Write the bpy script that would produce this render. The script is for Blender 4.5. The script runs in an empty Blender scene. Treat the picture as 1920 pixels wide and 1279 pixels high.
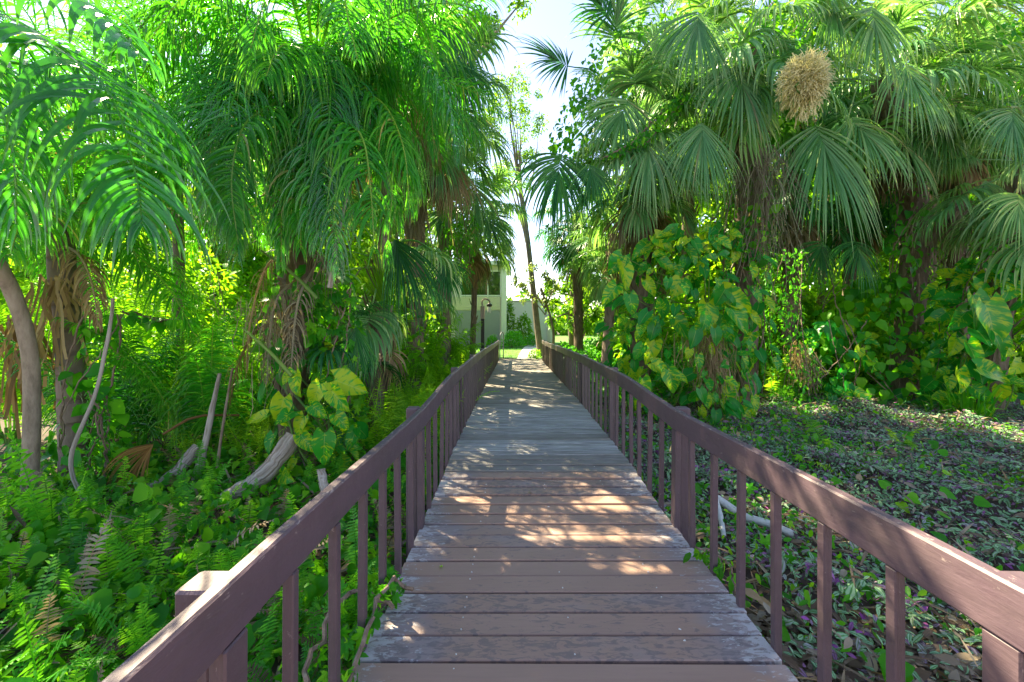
import bpy, math, random
import numpy as np
from mathutils import Vector, Matrix

R_ = math.radians
PI = math.pi
SC = bpy.context.scene
COL = SC.collection
random.seed(7)

# ------------------------------------------------------------------ camera, sky, sun, exposure
FOC = 760.0
CAMH = 1.5
VPX, VPY = 965.0, 606.0
cam_d = bpy.data.cameras.new("camera")
cam = bpy.data.objects.new("camera", cam_d)
COL.objects.link(cam)
cam.location = (0, 0, CAMH)
cam.rotation_euler = (R_(90), 0, 0)
cam_d.sensor_width = 36
cam_d.lens = FOC / 1920 * 36
cam_d.shift_x = (960 - VPX) / 1920
cam_d.shift_y = -(639.5 - VPY) / 1920
cam_d.clip_start = 0.05
cam_d.clip_end = 2000
SC.camera = cam

SUN = Vector((math.sin(R_(-47)) * math.cos(R_(47)), math.cos(R_(-47)) * math.cos(R_(47)), math.sin(R_(47))))
world = bpy.data.worlds.new("World")
SC.world = world
world.use_nodes = True
wn = world.node_tree
sky = wn.nodes.new("ShaderNodeTexSky")
sky.sky_type = 'NISHITA'
sky.sun_disc = False
sky.sun_elevation = math.asin(SUN.z)
sky.sun_rotation = math.atan2(SUN.x, SUN.y)
sky.air_density = 1.0
sky.dust_density = 0.2
sky.ozone_density = 1.6
skm = wn.nodes.new("ShaderNodeMix"); skm.data_type = 'RGBA'; skm.blend_type = 'MULTIPLY'
skm.inputs[0].default_value = 1.0; skm.inputs[7].default_value = (1.16, .93, .86, 1)
wn.links.new(sky.outputs[0], skm.inputs[6])
wn.links.new(skm.outputs[2], wn.nodes["Background"].inputs[0])
wn.nodes["Background"].inputs[1].default_value = 0.08
sun_d = bpy.data.lights.new("sun", 'SUN')
sun_d.energy = 4.7
sun_d.angle = R_(0.5)
sun_d.color = (1.0, 0.85, 0.56)
sun = bpy.data.objects.new("sun", sun_d)
COL.objects.link(sun)
sun.rotation_euler = (-SUN).to_track_quat('-Z', 'Y').to_euler()
SC.view_settings.view_transform = 'Standard'
SC.view_settings.look = 'None'
SC.view_settings.gamma = 1
SC.view_settings.exposure = 2.68
SC.render.engine = 'CYCLES'
SC.cycles.max_bounces = 8
SC.cycles.diffuse_bounces = 5
SC.cycles.glossy_bounces = 3
SC.cycles.transmission_bounces = 6
SC.cycles.transparent_max_bounces = 8
SC.cycles.use_denoising = True


def W(px, py, Y):
    """the point of the place seen at a photo pixel, Y metres ahead of the camera"""
    return np.array([(px - VPX) / FOC * Y, Y, CAMH - (py - VPY) / FOC * Y])


# ------------------------------------------------------------------ object helpers
def tag(o, label=None, cat=None, group=None, kind=None):
    if label: o['label'] = label
    if cat: o['category'] = cat
    if group: o['group'] = group
    if kind: o['kind'] = kind
    return o


def thing(name, label, cat, loc=(0, 0, 0), group=None):
    o = bpy.data.objects.new(name, None)
    COL.objects.link(o)
    o.location = [float(c) for c in loc]
    o.empty_display_size = 0.1
    return tag(o, label, cat, group)


def link(name, mesh, parent=None, loc=(0, 0, 0), rot=(0, 0, 0), scale=1.0):
    o = bpy.data.objects.new(name, mesh)
    COL.objects.link(o)
    o.location = [float(c) for c in loc]
    o.rotation_euler = rot
    o.scale = (scale, scale, scale) if not hasattr(scale, '__len__') else scale
    if parent is not None:
        o.parent = parent
    return o


class Geo:
    """collects vertices, quads and a (u, v, random) attribute, then becomes ONE mesh"""
    def __init__(self, V=None, F=None, U=None):
        self.V = [] if V is None else [V]
        self.F = [] if F is None else [F]
        self.U = [] if U is None else [U]
        self.n = 0 if V is None else len(V)

    def add(self, V, F, U):
        self.V.append(np.asarray(V, float))
        self.F.append(np.asarray(F, int) + self.n)
        self.U.append(np.asarray(U, float))
        self.n += len(V)
        return self

    def merge(self, g, M=None, off=None):
        V, F, U = g.arr()
        if M is not None: V = V @ np.asarray(M).T
        if off is not None: V = V + np.asarray(off)
        return self.add(V, F, U)

    def arr(self):
        return np.concatenate(self.V), np.concatenate(self.F), np.concatenate(self.U)

    def shift(self, off):
        self.V = [v + np.asarray(off, float) for v in self.V]
        return self

    def mesh(self, name, mat, smooth=False):
        V, F, U = self.arr()
        m = bpy.data.meshes.new(name)
        m.vertices.add(len(V))
        m.vertices.foreach_set("co", V.astype(np.float32).ravel())
        m.loops.add(F.size)
        m.loops.foreach_set("vertex_index", F.astype(np.int32).ravel())
        m.polygons.add(len(F))
        m.polygons.foreach_set("loop_start", np.arange(0, F.size, 4, dtype=np.int32))
        m.polygons.foreach_set("loop_total", np.full(len(F), 4, dtype=np.int32))
        a = m.attributes.new("uvr", 'FLOAT_VECTOR', 'POINT')
        a.data.foreach_set("vector", U.astype(np.float32).ravel())
        m.polygons.foreach_set("use_smooth", np.full(len(F), bool(smooth)))
        m.materials.append(mat)
        m.update(calc_edges=True)
        return m

    def build(self, name, mat, parent=None, smooth=False, loc=(0, 0, 0)):
        return link(name, self.mesh(name, mat, smooth), parent, loc)


def nrm(a):
    a = np.asarray(a, float)
    return a / (np.linalg.norm(a, axis=-1, keepdims=True) + 1e-9)


def box(c, s, rnd=0.0, u=None):
    c = np.asarray(c, float); s = np.asarray(s, float) / 2
    q = np.array([[-1, -1, -1], [1, -1, -1], [1, 1, -1], [-1, 1, -1], [-1, -1, 1], [1, -1, 1], [1, 1, 1], [-1, 1, 1]], float)
    F = np.array([[0, 3, 2, 1], [4, 5, 6, 7], [0, 1, 5, 4], [1, 2, 6, 5], [2, 3, 7, 6], [3, 0, 4, 7]])
    U = np.concatenate([q[:, :2], np.full((8, 1), rnd)], 1)
    return c + q * s, F, U


def cbox(c, s, b=0.006, rnd=0.0):
    """box with chamfered vertical and top edges: two stacked octagon rings capped by quads"""
    sx, sy, sz = np.asarray(s, float) / 2
    def ring(ins, z):
        x, y = sx - ins, sy - ins
        return [[-x + b, -y, z], [x - b, -y, z], [x, -y + b, z], [x, y - b, z], [x - b, y, z], [-x + b, y, z], [-x, y - b, z], [-x, -y + b, z]]
    V = np.array(ring(0, -sz) + ring(0, sz - b) + ring(b * .8, sz))
    F = []
    for r in range(2):
        for k in range(8):
            F.append([r * 8 + k, r * 8 + (k + 1) % 8, r * 8 + 8 + (k + 1) % 8, r * 8 + 8 + k])
    for o, flip in ((16, False), (0, True)):
        for q in ([0, 1, 2, 7], [7, 2, 3, 6], [6, 3, 4, 5]):
            q = [o + i for i in q]
            F.append(q[::-1] if flip else q)
    U = np.zeros((24, 3)); U[:, 0] = V[:, 0] / sx; U[:, 1] = V[:, 1] / sy; U[:, 2] = rnd
    return V + np.asarray(c, float), np.array(F), U


def catmull(P, n):
    P = np.asarray(P, float)
    if len(P) == 2:
        t = np.linspace(0, 1, n)[:, None]
        return P[0] * (1 - t) + P[1] * t
    Q = np.vstack([2 * P[0] - P[1], P, 2 * P[-1] - P[-2]])
    out = []
    for t in np.linspace(0, len(P) - 1 - 1e-6, n):
        i = int(t); f = t - i
        a, b, c, d = Q[i], Q[i + 1], Q[i + 2], Q[i + 3]
        out.append(.5 * (2 * b + (c - a) * f + (2 * a - 5 * b + 4 * c - d) * f * f + (3 * b - a - 3 * c + d) * f ** 3))
    return np.array(out)


def tube(P, r, sides=8, rnd=0.0, jit=0.0, seed=0, cap=True):
    P = np.asarray(P, float); k = len(P)
    r = np.broadcast_to(np.asarray(r, float), (k,)).copy()
    T = nrm(np.gradient(P, axis=0))
    ref = np.array([0.0, 0, 1]) if abs(T[:, 2]).mean() < .7 else np.array([0.0, 1, 0])
    S = nrm(np.cross(T, ref)); N = np.cross(S, T)
    a = np.linspace(0, 2 * PI, sides, endpoint=False)
    rg = np.random.default_rng(seed)
    rr = r[:, None] * (1 + jit * rg.uniform(-1, 1, (k, sides)))
    V = P[:, None] + rr[..., None] * (np.cos(a)[None, :, None] * S[:, None] + np.sin(a)[None, :, None] * N[:, None])
    V = V.reshape(-1, 3)
    i = np.arange(k - 1)[:, None] * sides; j = np.arange(sides)[None]
    F = np.stack([i + j, i + (j + 1) % sides, i + sides + (j + 1) % sides, i + sides + j], -1).reshape(-1, 4)
    U = np.zeros((len(V), 3)); U[:, 0] = np.tile(a / (2 * PI), k); U[:, 1] = np.repeat(np.linspace(0, 1, k), sides); U[:, 2] = rnd
    if cap and sides % 2 == 0:
        caps = []
        for o in (0, (k - 1) * sides):
            for q in range(sides // 2 - 1):
                caps.append([o + q, o + q + 1, o + sides - 2 - q, o + sides - 1 - q])
        F = np.vstack([F, np.array(caps)])
    return V, F, U


G0 = np.array([0.0, 0, -1])


def bend(p0, d0, L, droop, k=7, start=0.0, power=1.0):
    """S curves that leave p0 along d0 and sag under gravity: (S,k,3)"""
    p = np.array(p0, float); d = nrm(d0); S = len(p)
    L = np.broadcast_to(L, (S,)); droop = np.broadcast_to(droop, (S,))
    out = [p.copy()]
    for i in range(k - 1):
        t = (i + .5) / (k - 1)
        w = max(0.0, (t - start) / (1 - start)) ** power
        d = nrm(d + G0 * (droop * w * 2.2 / (k - 1))[:, None])
        p = p + d * (L / (k - 1))[:, None]
        out.append(p.copy())
    return np.stack(out, 1)


def strips(P, Wd, N0, fold=0.3, rnd=None, wide=3):
    """ribbons along curves P (S,k,3), half widths Wd (S,k), approximate normals N0 (S,3)"""
    S, k, _ = P.shape
    T = nrm(np.gradient(P, axis=1))
    N0 = np.broadcast_to(N0, (S, 3))
    side = nrm(np.cross(T, N0[:, None, :]))
    n = np.cross(side, T)
    Wd = np.broadcast_to(Wd, (S, k))[..., None]
    if wide == 3:
        V = np.stack([P + side * Wd + n * Wd * fold, P - n * Wd * fold * .3, P - side * Wd + n * Wd * fold], 2)
    else:
        V = np.stack([P + side * Wd, P - side * Wd], 2)
    V = V.reshape(-1, 3)
    base = (np.arange(S)[:, None, None] * k + np.arange(k - 1)[None, :, None]) * wide + np.arange(wide - 1)[None, None]
    F = np.stack([base, base + wide, base + 1 + wide, base + 1], -1).reshape(-1, 4)
    if rnd is None: rnd = np.random.default_rng(S).uniform(0, 1, S)
    U = np.zeros((S, k, wide, 3))
    U[..., 0] = np.linspace(0, 1, wide)[None, None]
    U[..., 1] = np.linspace(0, 1, k)[None, :, None]
    U[..., 2] = np.asarray(rnd)[:, None, None]
    return V, F, U.reshape(-1, 3)


def scat(g, protos, pos, d, n, sc, rnd, seed=0):
    """copies of leaf shapes merged into g: x axis along d, z axis along n"""
    pos = np.asarray(pos, float); N = len(pos)
    if N == 0: return g
    x = nrm(d); z = nrm(np.asarray(n, float) - x * np.sum(x * n, -1, keepdims=True)); y = np.cross(z, x)
    M = np.stack([x, y, z], 2) * np.broadcast_to(sc, (N,))[:, None, None]
    which = np.random.default_rng(seed + N).integers(0, len(protos), N)
    for q, pr in enumerate(protos):
        s = which == q
        if not s.any(): continue
        Vp, Fp, Up = pr.arr()
        m = int(s.sum())
        V = np.einsum('nij,vj->nvi', M[s], Vp) + pos[s][:, None]
        F = Fp[None] + (np.arange(m) * len(Vp))[:, None, None]
        U = np.repeat(Up[None], m, 0).copy()
        U[..., 2] = (U[..., 2] * .35 + np.asarray(rnd)[s][:, None]) % 1.0
        g.add(V.reshape(-1, 3), F.reshape(-1, 4), U.reshape(-1, 3))
    return g


# ------------------------------------------------------------------ materials
def new_mat(name):
    m = bpy.data.materials.new(name)
    m.use_nodes = True
    nt = m.node_tree
    return m, nt, nt.nodes["Principled BSDF"], nt.nodes["Material Output"]


def N(nt, kind, **kw):
    n = nt.nodes.new("ShaderNode" + kind)
    for k, v in kw.items():
        if k.startswith('i_'):
            n.inputs[k[2:].replace('_', ' ')].default_value = v
        else:
            setattr(n, k, v)
    return n


def mixc(nt, fac, a, b, blend='MIX'):
    n = nt.nodes.new("ShaderNodeMix"); n.data_type = 'RGBA'; n.blend_type = blend
    for s, v in ((0, fac), (6, a), (7, b)):
        if isinstance(v, (int, float)): n.inputs[s].default_value = v
        elif isinstance(v, tuple): n.inputs[s].default_value = (*v, 1) if len(v) == 3 else v
        else: nt.links.new(v, n.inputs[s])
    return n.outputs[2]


def ramp(nt, src, stops):
    n = nt.nodes.new("ShaderNodeValToRGB")
    cr = n.color_ramp
    while len(cr.elements) < len(stops): cr.elements.new(.5)
    for e, (p, c) in zip(cr.elements, stops):
        e.position = p; e.color = (*c, 1) if len(c) == 3 else (c[0], c[0], c[0], 1)
    nt.links.new(src, n.inputs[0])
    return n.outputs[0]


def noise(nt, vec, scale, detail=3, rough=.55, dist=0.0):
    n = N(nt, "TexNoise"); n.inputs["Scale"].default_value = scale; n.inputs["Detail"].default_value = detail
    n.inputs["Roughness"].default_value = rough; n.inputs["Distortion"].default_value = dist
    if vec is not None: nt.links.new(vec, n.inputs["Vector"])
    return n.outputs["Fac"]


def mapping(nt, vec, scale=(1, 1, 1), loc=(0, 0, 0)):
    n = N(nt, "Mapping"); n.inputs["Scale"].default_value = scale; n.inputs["Location"].default_value = loc
    nt.links.new(vec, n.inputs["Vector"])
    return n.outputs[0]


def math_(nt, op, a, b=None):
    n = N(nt, "Math", operation=op)
    for i, v in enumerate((a, b)):
        if v is None: continue
        if isinstance(v, (int, float)): n.inputs[i].default_value = v
        else: nt.links.new(v, n.inputs[i])
    return n.outputs[0]


def leaf_mat(name, stops, trans, tfac=.4, rough=.4, spec=.5, tip=None, coat=0.0):
    """foliage: colour varies per leaf, light shines through"""
    m, nt, b, out = new_mat(name)
    at = N(nt, "Attribute", attribute_name="uvr")
    sp = N(nt, "SeparateXYZ"); nt.links.new(at.outputs["Vector"], sp.inputs[0])
    c = ramp(nt, sp.outputs[2], stops)
    geo = N(nt, "NewGeometry"); oi = N(nt, "ObjectInfo")
    nz = noise(nt, mapping(nt, geo.outputs["Position"], (3, 3, 3)), 1.0, 2)
    c = mixc(nt, math_(nt, 'MULTIPLY', nz, .5), c, mixc(nt, 1.0, c, (.55, .75, .5), 'MULTIPLY'))
    c = mixc(nt, 1.0, c, ramp(nt, oi.outputs["Random"], [(0, (.62, .74, .7)), (.5, (1, 1, 1)), (1, (1.45, 1.18, .9))]), 'MULTIPLY')
    if tip is not None:
        f = math_(nt, 'MULTIPLY', math_(nt, 'POWER', sp.outputs[1], 5.0), tip[1])
        c = mixc(nt, f, c, tip[0])
    nt.links.new(c, b.inputs["Base Color"])
    b.inputs["Roughness"].default_value = rough
    b.inputs["Specular IOR Level"].default_value = spec
    b.inputs["Coat Weight"].default_value = coat
    t = N(nt, "BsdfTranslucent")
    nt.links.new(mixc(nt, .5, mixc(nt, 1.0, c, (2.6, 2.6, 1.2), 'MULTIPLY'), trans), t.inputs[0])
    ms = N(nt, "MixShader"); ms.inputs[0].default_value = tfac
    nt.links.new(b.outputs[0], ms.inputs[1]); nt.links.new(t.outputs[0], ms.inputs[2])
    nt.links.new(ms.outputs[0], out.inputs[0])
    return m


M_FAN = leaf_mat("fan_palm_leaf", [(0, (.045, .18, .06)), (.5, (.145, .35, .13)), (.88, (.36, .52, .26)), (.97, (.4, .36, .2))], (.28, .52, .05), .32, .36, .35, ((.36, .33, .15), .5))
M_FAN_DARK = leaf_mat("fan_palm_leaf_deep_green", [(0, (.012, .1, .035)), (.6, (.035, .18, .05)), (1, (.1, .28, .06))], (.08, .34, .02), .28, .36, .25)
M_FAN_LIME = leaf_mat("fan_palm_leaf_yellow_green", [(0, (.1, .27, .015)), (1, (.26, .46, .02))], (.5, .75, .02), .5, .45, .25)
M_PIN = leaf_mat("feather_palm_leaf", [(0, (.012, .14, .012)), (.5, (.035, .26, .018)), (.93, (.13, .42, .02)), (.98, (.36, .32, .12))], (.16, .6, .014), .42, .3, .32, ((.4, .36, .12), .4))
M_PINB = leaf_mat("feather_palm_leaf_glossy", [(0, (.01, .14, .018)), (.6, (.03, .25, .024)), (1, (.1, .38, .02))], (.12, .56, .016), .36, .24, .75, ((.4, .4, .2), .2))
M_PINL = leaf_mat("young_palm_leaf", [(0, (.025, .16, .006)), (.5, (.08, .28, .01)), (1, (.24, .47, .016))], (.4, .74, .012), .47, .4, .2)
M_DEAD = leaf_mat("dry_palm_leaf", [(0, (.13, .095, .06)), (.5, (.22, .17, .115)), (1, (.36, .3, .22))], (.5, .36, .16), .25, .7, .2)
M_DEADO = leaf_mat("dry_palm_leaf_orange", [(0, (.14, .085, .035)), (1, (.33, .215, .09))], (.45, .26, .08), .2, .6, .2)
M_FERN = leaf_mat("fern_leaf", [(0, (.018, .15, .016)), (.5, (.055, .28, .02)), (1, (.2, .48, .024))], (.3, .7, .018), .42, .5, .16)
M_FERND = leaf_mat("fern_leaf_deep_green", [(0, (.016, .14, .03)), (.6, (.045, .26, .04)), (1, (.14, .42, .035))], (.2, .6, .03), .38, .42, .3, ((.3, .24, .1), .5))
M_FERNL = leaf_mat("fern_leaf_yellow_green", [(0, (.06, .23, .012)), (.6, (.15, .38, .016)), (1, (.33, .54, .03))], (.48, .8, .02), .48, .5, .3)
M_HEART = leaf_mat("heart_vine_leaf", [(0, (.012, .14, .012)), (.5, (.04, .28, .018)), (1, (.15, .46, .02))], (.22, .66, .01), .42, .36, .25)
M_CREEP = leaf_mat("creeper_leaf", [(0, (.012, .14, .008)), (.6, (.05, .28, .01)), (1, (.22, .48, .014))], (.3, .74, .008), .44, .42, .2)
M_TREE = leaf_mat("broad_tree_leaf", [(0, (.02, .11, .008)), (.5, (.06, .21, .01)), (1, (.22, .4, .02))], (.42, .68, .015), .45, .45, .25)
M_TREEG = leaf_mat("grey_green_tree_leaf", [(0, (.05, .09, .05)), (.5, (.1, .16, .07)), (1, (.26, .32, .06))], (.4, .5, .06), .4, .5, .3)
M_UNDER = leaf_mat("undergrowth_leaf", [(0, (.024, .15, .008)), (.5, (.085, .28, .01)), (1, (.27, .5, .02))], (.44, .74, .012), .48, .5, .2)
M_GRASS = leaf_mat("lawn_grass", [(0, (.05, .2, .015)), (1, (.12, .34, .02))], (.3, .6, .02), .35, .6, .2)
M_LITTER = leaf_mat("fallen_leaf", [(0, (.12, .07, .045)), (.5, (.24, .17, .12)), (.8, (.36, .28, .22)), (1, (.4, .24, .12))], (.3, .2, .1), .12, .7, .2)
M_BLOOM = leaf_mat("palm_blossom", [(0, (.32, .34, .22)), (1, (.56, .58, .42))], (.45, .46, .3), .2, .7, .2)


def variegated():
    m, nt, b, out = new_mat("variegated_leaf")
    at = N(nt, "Attribute", attribute_name="uvr")
    sp = N(nt, "SeparateXYZ"); nt.links.new(at.outputs["Vector"], sp.inputs[0])
    u = math_(nt, 'ABSOLUTE', math_(nt, 'SUBTRACT', sp.outputs[0], .5))
    # streaks run from the midrib outward and forward
    s = math_(nt, 'SUBTRACT', sp.outputs[1], math_(nt, 'MULTIPLY', u, .55))
    cmb = N(nt, "CombineXYZ")
    nt.links.new(math_(nt, 'MULTIPLY', s, 11.0), cmb.inputs[0])
    nt.links.new(math_(nt, 'MULTIPLY', sp.outputs[0], 2.2), cmb.inputs[1])
    nt.links.new(math_(nt, 'MULTIPLY', sp.outputs[2], 37.0), cmb.inputs[2])
    nz = noise(nt, cmb.outputs[0], 1.0, 3, .6)
    th = math_(nt, 'ADD', nz, math_(nt, 'MULTIPLY', math_(nt, 'SUBTRACT', sp.outputs[2], .71), .36))
    f = ramp(nt, th, [(.47, (0, 0, 0)), (.58, (1, 1, 1))])
    g = mixc(nt, sp.outputs[2], (.012, .19, .022), (.045, .34, .026))
    c = mixc(nt, f, g, (.36, .48, .012))
    rib = ramp(nt, u, [(.0, (1, 1, 1)), (.025, (0, 0, 0))])
    c = mixc(nt, math_(nt, 'MULTIPLY', rib, .6), c, (.4, .5, .12))
    nt.links.new(c, b.inputs["Base Color"])
    b.inputs["Roughness"].default_value = .32; b.inputs["Specular IOR Level"].default_value = .3
    t = N(nt, "BsdfTranslucent")
    nt.links.new(mixc(nt, 1.0, c, (1.7, 1.9, .7), 'MULTIPLY'), t.inputs[0])
    ms = N(nt, "MixShader"); ms.inputs[0].default_value = .42
    nt.links.new(b.outputs[0], ms.inputs[1]); nt.links.new(t.outputs[0], ms.inputs[2])
    nt.links.new(ms.outputs[0], out.inputs[0])
    return m


M_VAR = variegated()


def inch_plant():
    """striped inch plant: dark leaf with two silver bands, purple underneath"""
    m, nt, b, out = new_mat("striped_ground_leaf")
    at = N(nt, "Attribute", attribute_name="uvr")
    sp = N(nt, "SeparateXYZ"); nt.links.new(at.outputs["Vector"], sp.inputs[0])
    u = math_(nt, 'ABSOLUTE', math_(nt, 'SUBTRACT', sp.outputs[0], .5))
    band = ramp(nt, u, [(.05, (0, 0, 0)), (.13, (1, 1, 1)), (.34, (1, 1, 1)), (.44, (0, 0, 0))])
    dark = ramp(nt, sp.outputs[2], [(0, (.03, .14, .035)), (.62, (.08, .3, .045)), (.75, (.11, .2, .07)), (.85, (.11, .07, .09)), (.95, (.16, .045, .13)), (1, (.36, .04, .38))])
    silver = ramp(nt, sp.outputs[2], [(0, (.3, .48, .28)), (.5, (.44, .6, .38)), (.75, (.5, .46, .5)), (1, (.3, .1, .28))])
    c = mixc(nt, math_(nt, 'MULTIPLY', band, .62), dark, silver)
    geo = N(nt, "NewGeometry")
    c = mixc(nt, math_(nt, 'MULTIPLY', geo.outputs["Backfacing"], .85), c, (.16, .03, .15))
    nt.links.new(c, b.inputs["Base Color"])
    b.inputs["Roughness"].default_value = .5; b.inputs["Specular IOR Level"].default_value = .3
    t = N(nt, "BsdfTranslucent"); t.inputs[0].default_value = (.25, .32, .1, 1)
    ms = N(nt, "MixShader"); ms.inputs[0].default_value = .15
    nt.links.new(b.outputs[0], ms.inputs[1]); nt.links.new(t.outputs[0], ms.inputs[2])
    nt.links.new(ms.outputs[0], out.inputs[0])
    return m


M_INCH = inch_plant()


def bump(nt, b, h, strength=.4, dist=.02):
    bp = N(nt, "Bump"); bp.inputs["Strength"].default_value = strength; bp.inputs["Distance"].default_value = dist
    nt.links.new(h, bp.inputs["Height"]); nt.links.new(bp.outputs[0], b.inputs["Normal"])


def bark_mat(name, c1, c2, c3, sc=(9, 9, 3), ring=0.0, bs=.6):
    m, nt, b, out = new_mat(name)
    geo = N(nt, "NewGeometry")
    v = mapping(nt, geo.outputs["Position"], sc)
    n1 = noise(nt, v, 1.0, 6, .65, .3)
    n2 = noise(nt, mapping(nt, geo.outputs["Position"], (2.2, 2.2, 1.2)), 1.0, 3)
    at = N(nt, "Attribute", attribute_name="uvr")
    sp = N(nt, "SeparateXYZ"); nt.links.new(at.outputs["Vector"], sp.inputs[0])
    c = ramp(nt, n1, [(.25, c1), (.52, c2), (.78, c3)])
    c = mixc(nt, math_(nt, 'MULTIPLY', n2, .55), c, c1)
    c = mixc(nt, math_(nt, 'MULTIPLY', sp.outputs[2], .5), c, c3)
    h = n1
    if ring:
        w = N(nt, "TexWave", wave_type='BANDS', bands_direction='Z'); w.inputs["Scale"].default_value = ring
        w.inputs["Distortion"].default_value = 1.2; w.inputs["Detail"].default_value = 2
        nt.links.new(geo.outputs["Position"], w.inputs["Vector"])
        rl = ramp(nt, w.outputs["Fac"], [(.0, (1, 1, 1)), (.12, (0, 0, 0))])
        c = mixc(nt, math_(nt, 'MULTIPLY', rl, .55), c, c1)
        h = math_(nt, 'SUBTRACT', n1, rl)
    nt.links.new(c, b.inputs["Base Color"])
    b.inputs["Roughness"].default_value = .85
    b.inputs["Specular IOR Level"].default_value = .2
    bump(nt, b, h, bs, .03)
    return m


M_BOOT = bark_mat("shaggy_palm_bark", (.065, .048, .034), (.18, .135, .095), (.34, .27, .195), (16, 16, 4))
M_PALE = bark_mat("pale_palm_trunk", (.13, .095, .07), (.33, .255, .195), (.45, .37, .3), (16, 16, 5))
M_RING = bark_mat("ringed_palm_trunk", (.12, .085, .07), (.24, .18, .15), (.34, .28, .25), (8, 8, 3), ring=1.1)
M_BARK = bark_mat("tree_bark", (.08, .06, .045), (.2, .155, .12), (.36, .3, .24), (14, 14, 5))
M_LTRUNK = bark_mat("grey_brown_bark", (.09, .07, .055), (.2, .16, .13), (.33, .28, .235), (7, 7, 3))
M_LOG, nt_, b_, o_ = new_mat("bleached_wood")
_at = N(nt_, "Attribute", attribute_name="uvr"); _sp = N(nt_, "SeparateXYZ"); nt_.links.new(_at.outputs["Vector"], _sp.inputs[0])
_n1 = noise(nt_, mapping(nt_, _at.outputs["Vector"], (16, 2.2, 1)), 1.0, 6, .7, .5)
_n2 = noise(nt_, mapping(nt_, _at.outputs["Vector"], (5, 5, 1)), 1.0, 4, .65)
_c = ramp(nt_, _n1, [(.3, (.09, .065, .05)), (.46, (.3, .25, .21)), (.7, (.55, .5, .45))])
_c = mixc(nt_, math_(nt_, 'MULTIPLY', ramp(nt_, _n2, [(.5, (0, 0, 0)), (.62, (1, 1, 1))]), .7), _c, (.2, .14, .1))
nt_.links.new(_c, b_.inputs["Base Color"]); b_.inputs["Roughness"].default_value = .85
bump(nt_, b_, _n1, .7, .03)
M_STEM = bark_mat("dry_vine_stem", (.1, .07, .05), (.25, .18, .13), (.42, .34, .26), (20, 20, 8))
M_GSTEM = leaf_mat("green_stem", [(0, (.1, .2, .03)), (1, (.2, .3, .06))], (.2, .3, .05), .1, .5, .4)


def paint_wood(name, base, alt, chip, chip_amt=.62):
    m, nt, b, out = new_mat(name)
    tc = N(nt, "TexCoord"); oi = N(nt, "ObjectInfo")
    ad = N(nt, "VectorMath", operation='ADD')
    nt.links.new(tc.outputs["Object"], ad.inputs[0])
    nt.links.new(math_(nt, 'MULTIPLY', oi.outputs["Random"], 31.0), ad.inputs[1])
    v = ad.outputs[0]
    n1 = noise(nt, mapping(nt, v, (3, 2, 3)), 1.5, 4)
    n2 = noise(nt, mapping(nt, v, (26, 5, 26)), 1.0, 5, .65, .4)
    c = mixc(nt, n1, base, alt)
    f = ramp(nt, n2, [(chip_amt, (0, 0, 0)), (chip_amt + .05, (1, 1, 1))])
    c = mixc(nt, math_(nt, 'MULTIPLY', f, .75), c, chip)
    at = N(nt, "Attribute", attribute_name="uvr")
    sp = N(nt, "SeparateXYZ"); nt.links.new(at.outputs["Vector"], sp.inputs[0])
    n5 = noise(nt, mapping(nt, v, (60, 22, 60)), 1.0, 5, .7, .5)
    ed = math_(nt, 'ADD', n5, math_(nt, 'MULTIPLY', math_(nt, 'POWER', math_(nt, 'MAXIMUM', sp.outputs[2], 0.0), 6.0), .09))
    c = mixc(nt, math_(nt, 'MULTIPLY', ramp(nt, ed, [(.66, (0, 0, 0)), (.73, (1, 1, 1))]), .8), c, chip)
    n6 = noise(nt, mapping(nt, v, (5, 1.6, 5)), 1.0, 4, .7)
    c = mixc(nt, math_(nt, 'MULTIPLY', ramp(nt, n6, [(.45, (0, 0, 0)), (.75, (1, 1, 1))]), .65), c, (.075, .06, .055))
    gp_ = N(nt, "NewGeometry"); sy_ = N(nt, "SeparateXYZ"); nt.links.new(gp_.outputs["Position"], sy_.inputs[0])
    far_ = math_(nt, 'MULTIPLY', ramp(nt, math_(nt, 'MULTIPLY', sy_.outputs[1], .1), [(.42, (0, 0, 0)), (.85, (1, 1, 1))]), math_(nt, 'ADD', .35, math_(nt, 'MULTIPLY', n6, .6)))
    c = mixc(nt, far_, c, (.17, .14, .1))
    n3 = noise(nt, mapping(nt, v, (70, 9, 9)), 1.0, 3)
    c = mixc(nt, math_(nt, 'MULTIPLY', n3, .5), c, tuple(x * .5 for x in base))
    nt.links.new(c, b.inputs["Base Color"])
    nt.links.new(ramp(nt, n1, [(.3, (.42,) * 3), (.7, (.6,) * 3)]), b.inputs["Roughness"])
    b.inputs["Specular IOR Level"].default_value = .45
    bump(nt, b, math_(nt, 'ADD', math_(nt, 'MULTIPLY', n3, .9), n2), .35, .012)
    return m


M_RAIL = paint_wood("purple_brown_paint", (.098, .063, .084), (.13, .086, .1), (.4, .33, .31), .72)
M_POST = paint_wood("weathered_purple_brown_paint", (.092, .06, .078), (.13, .088, .096), (.36, .3, .29), .66)


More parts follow.
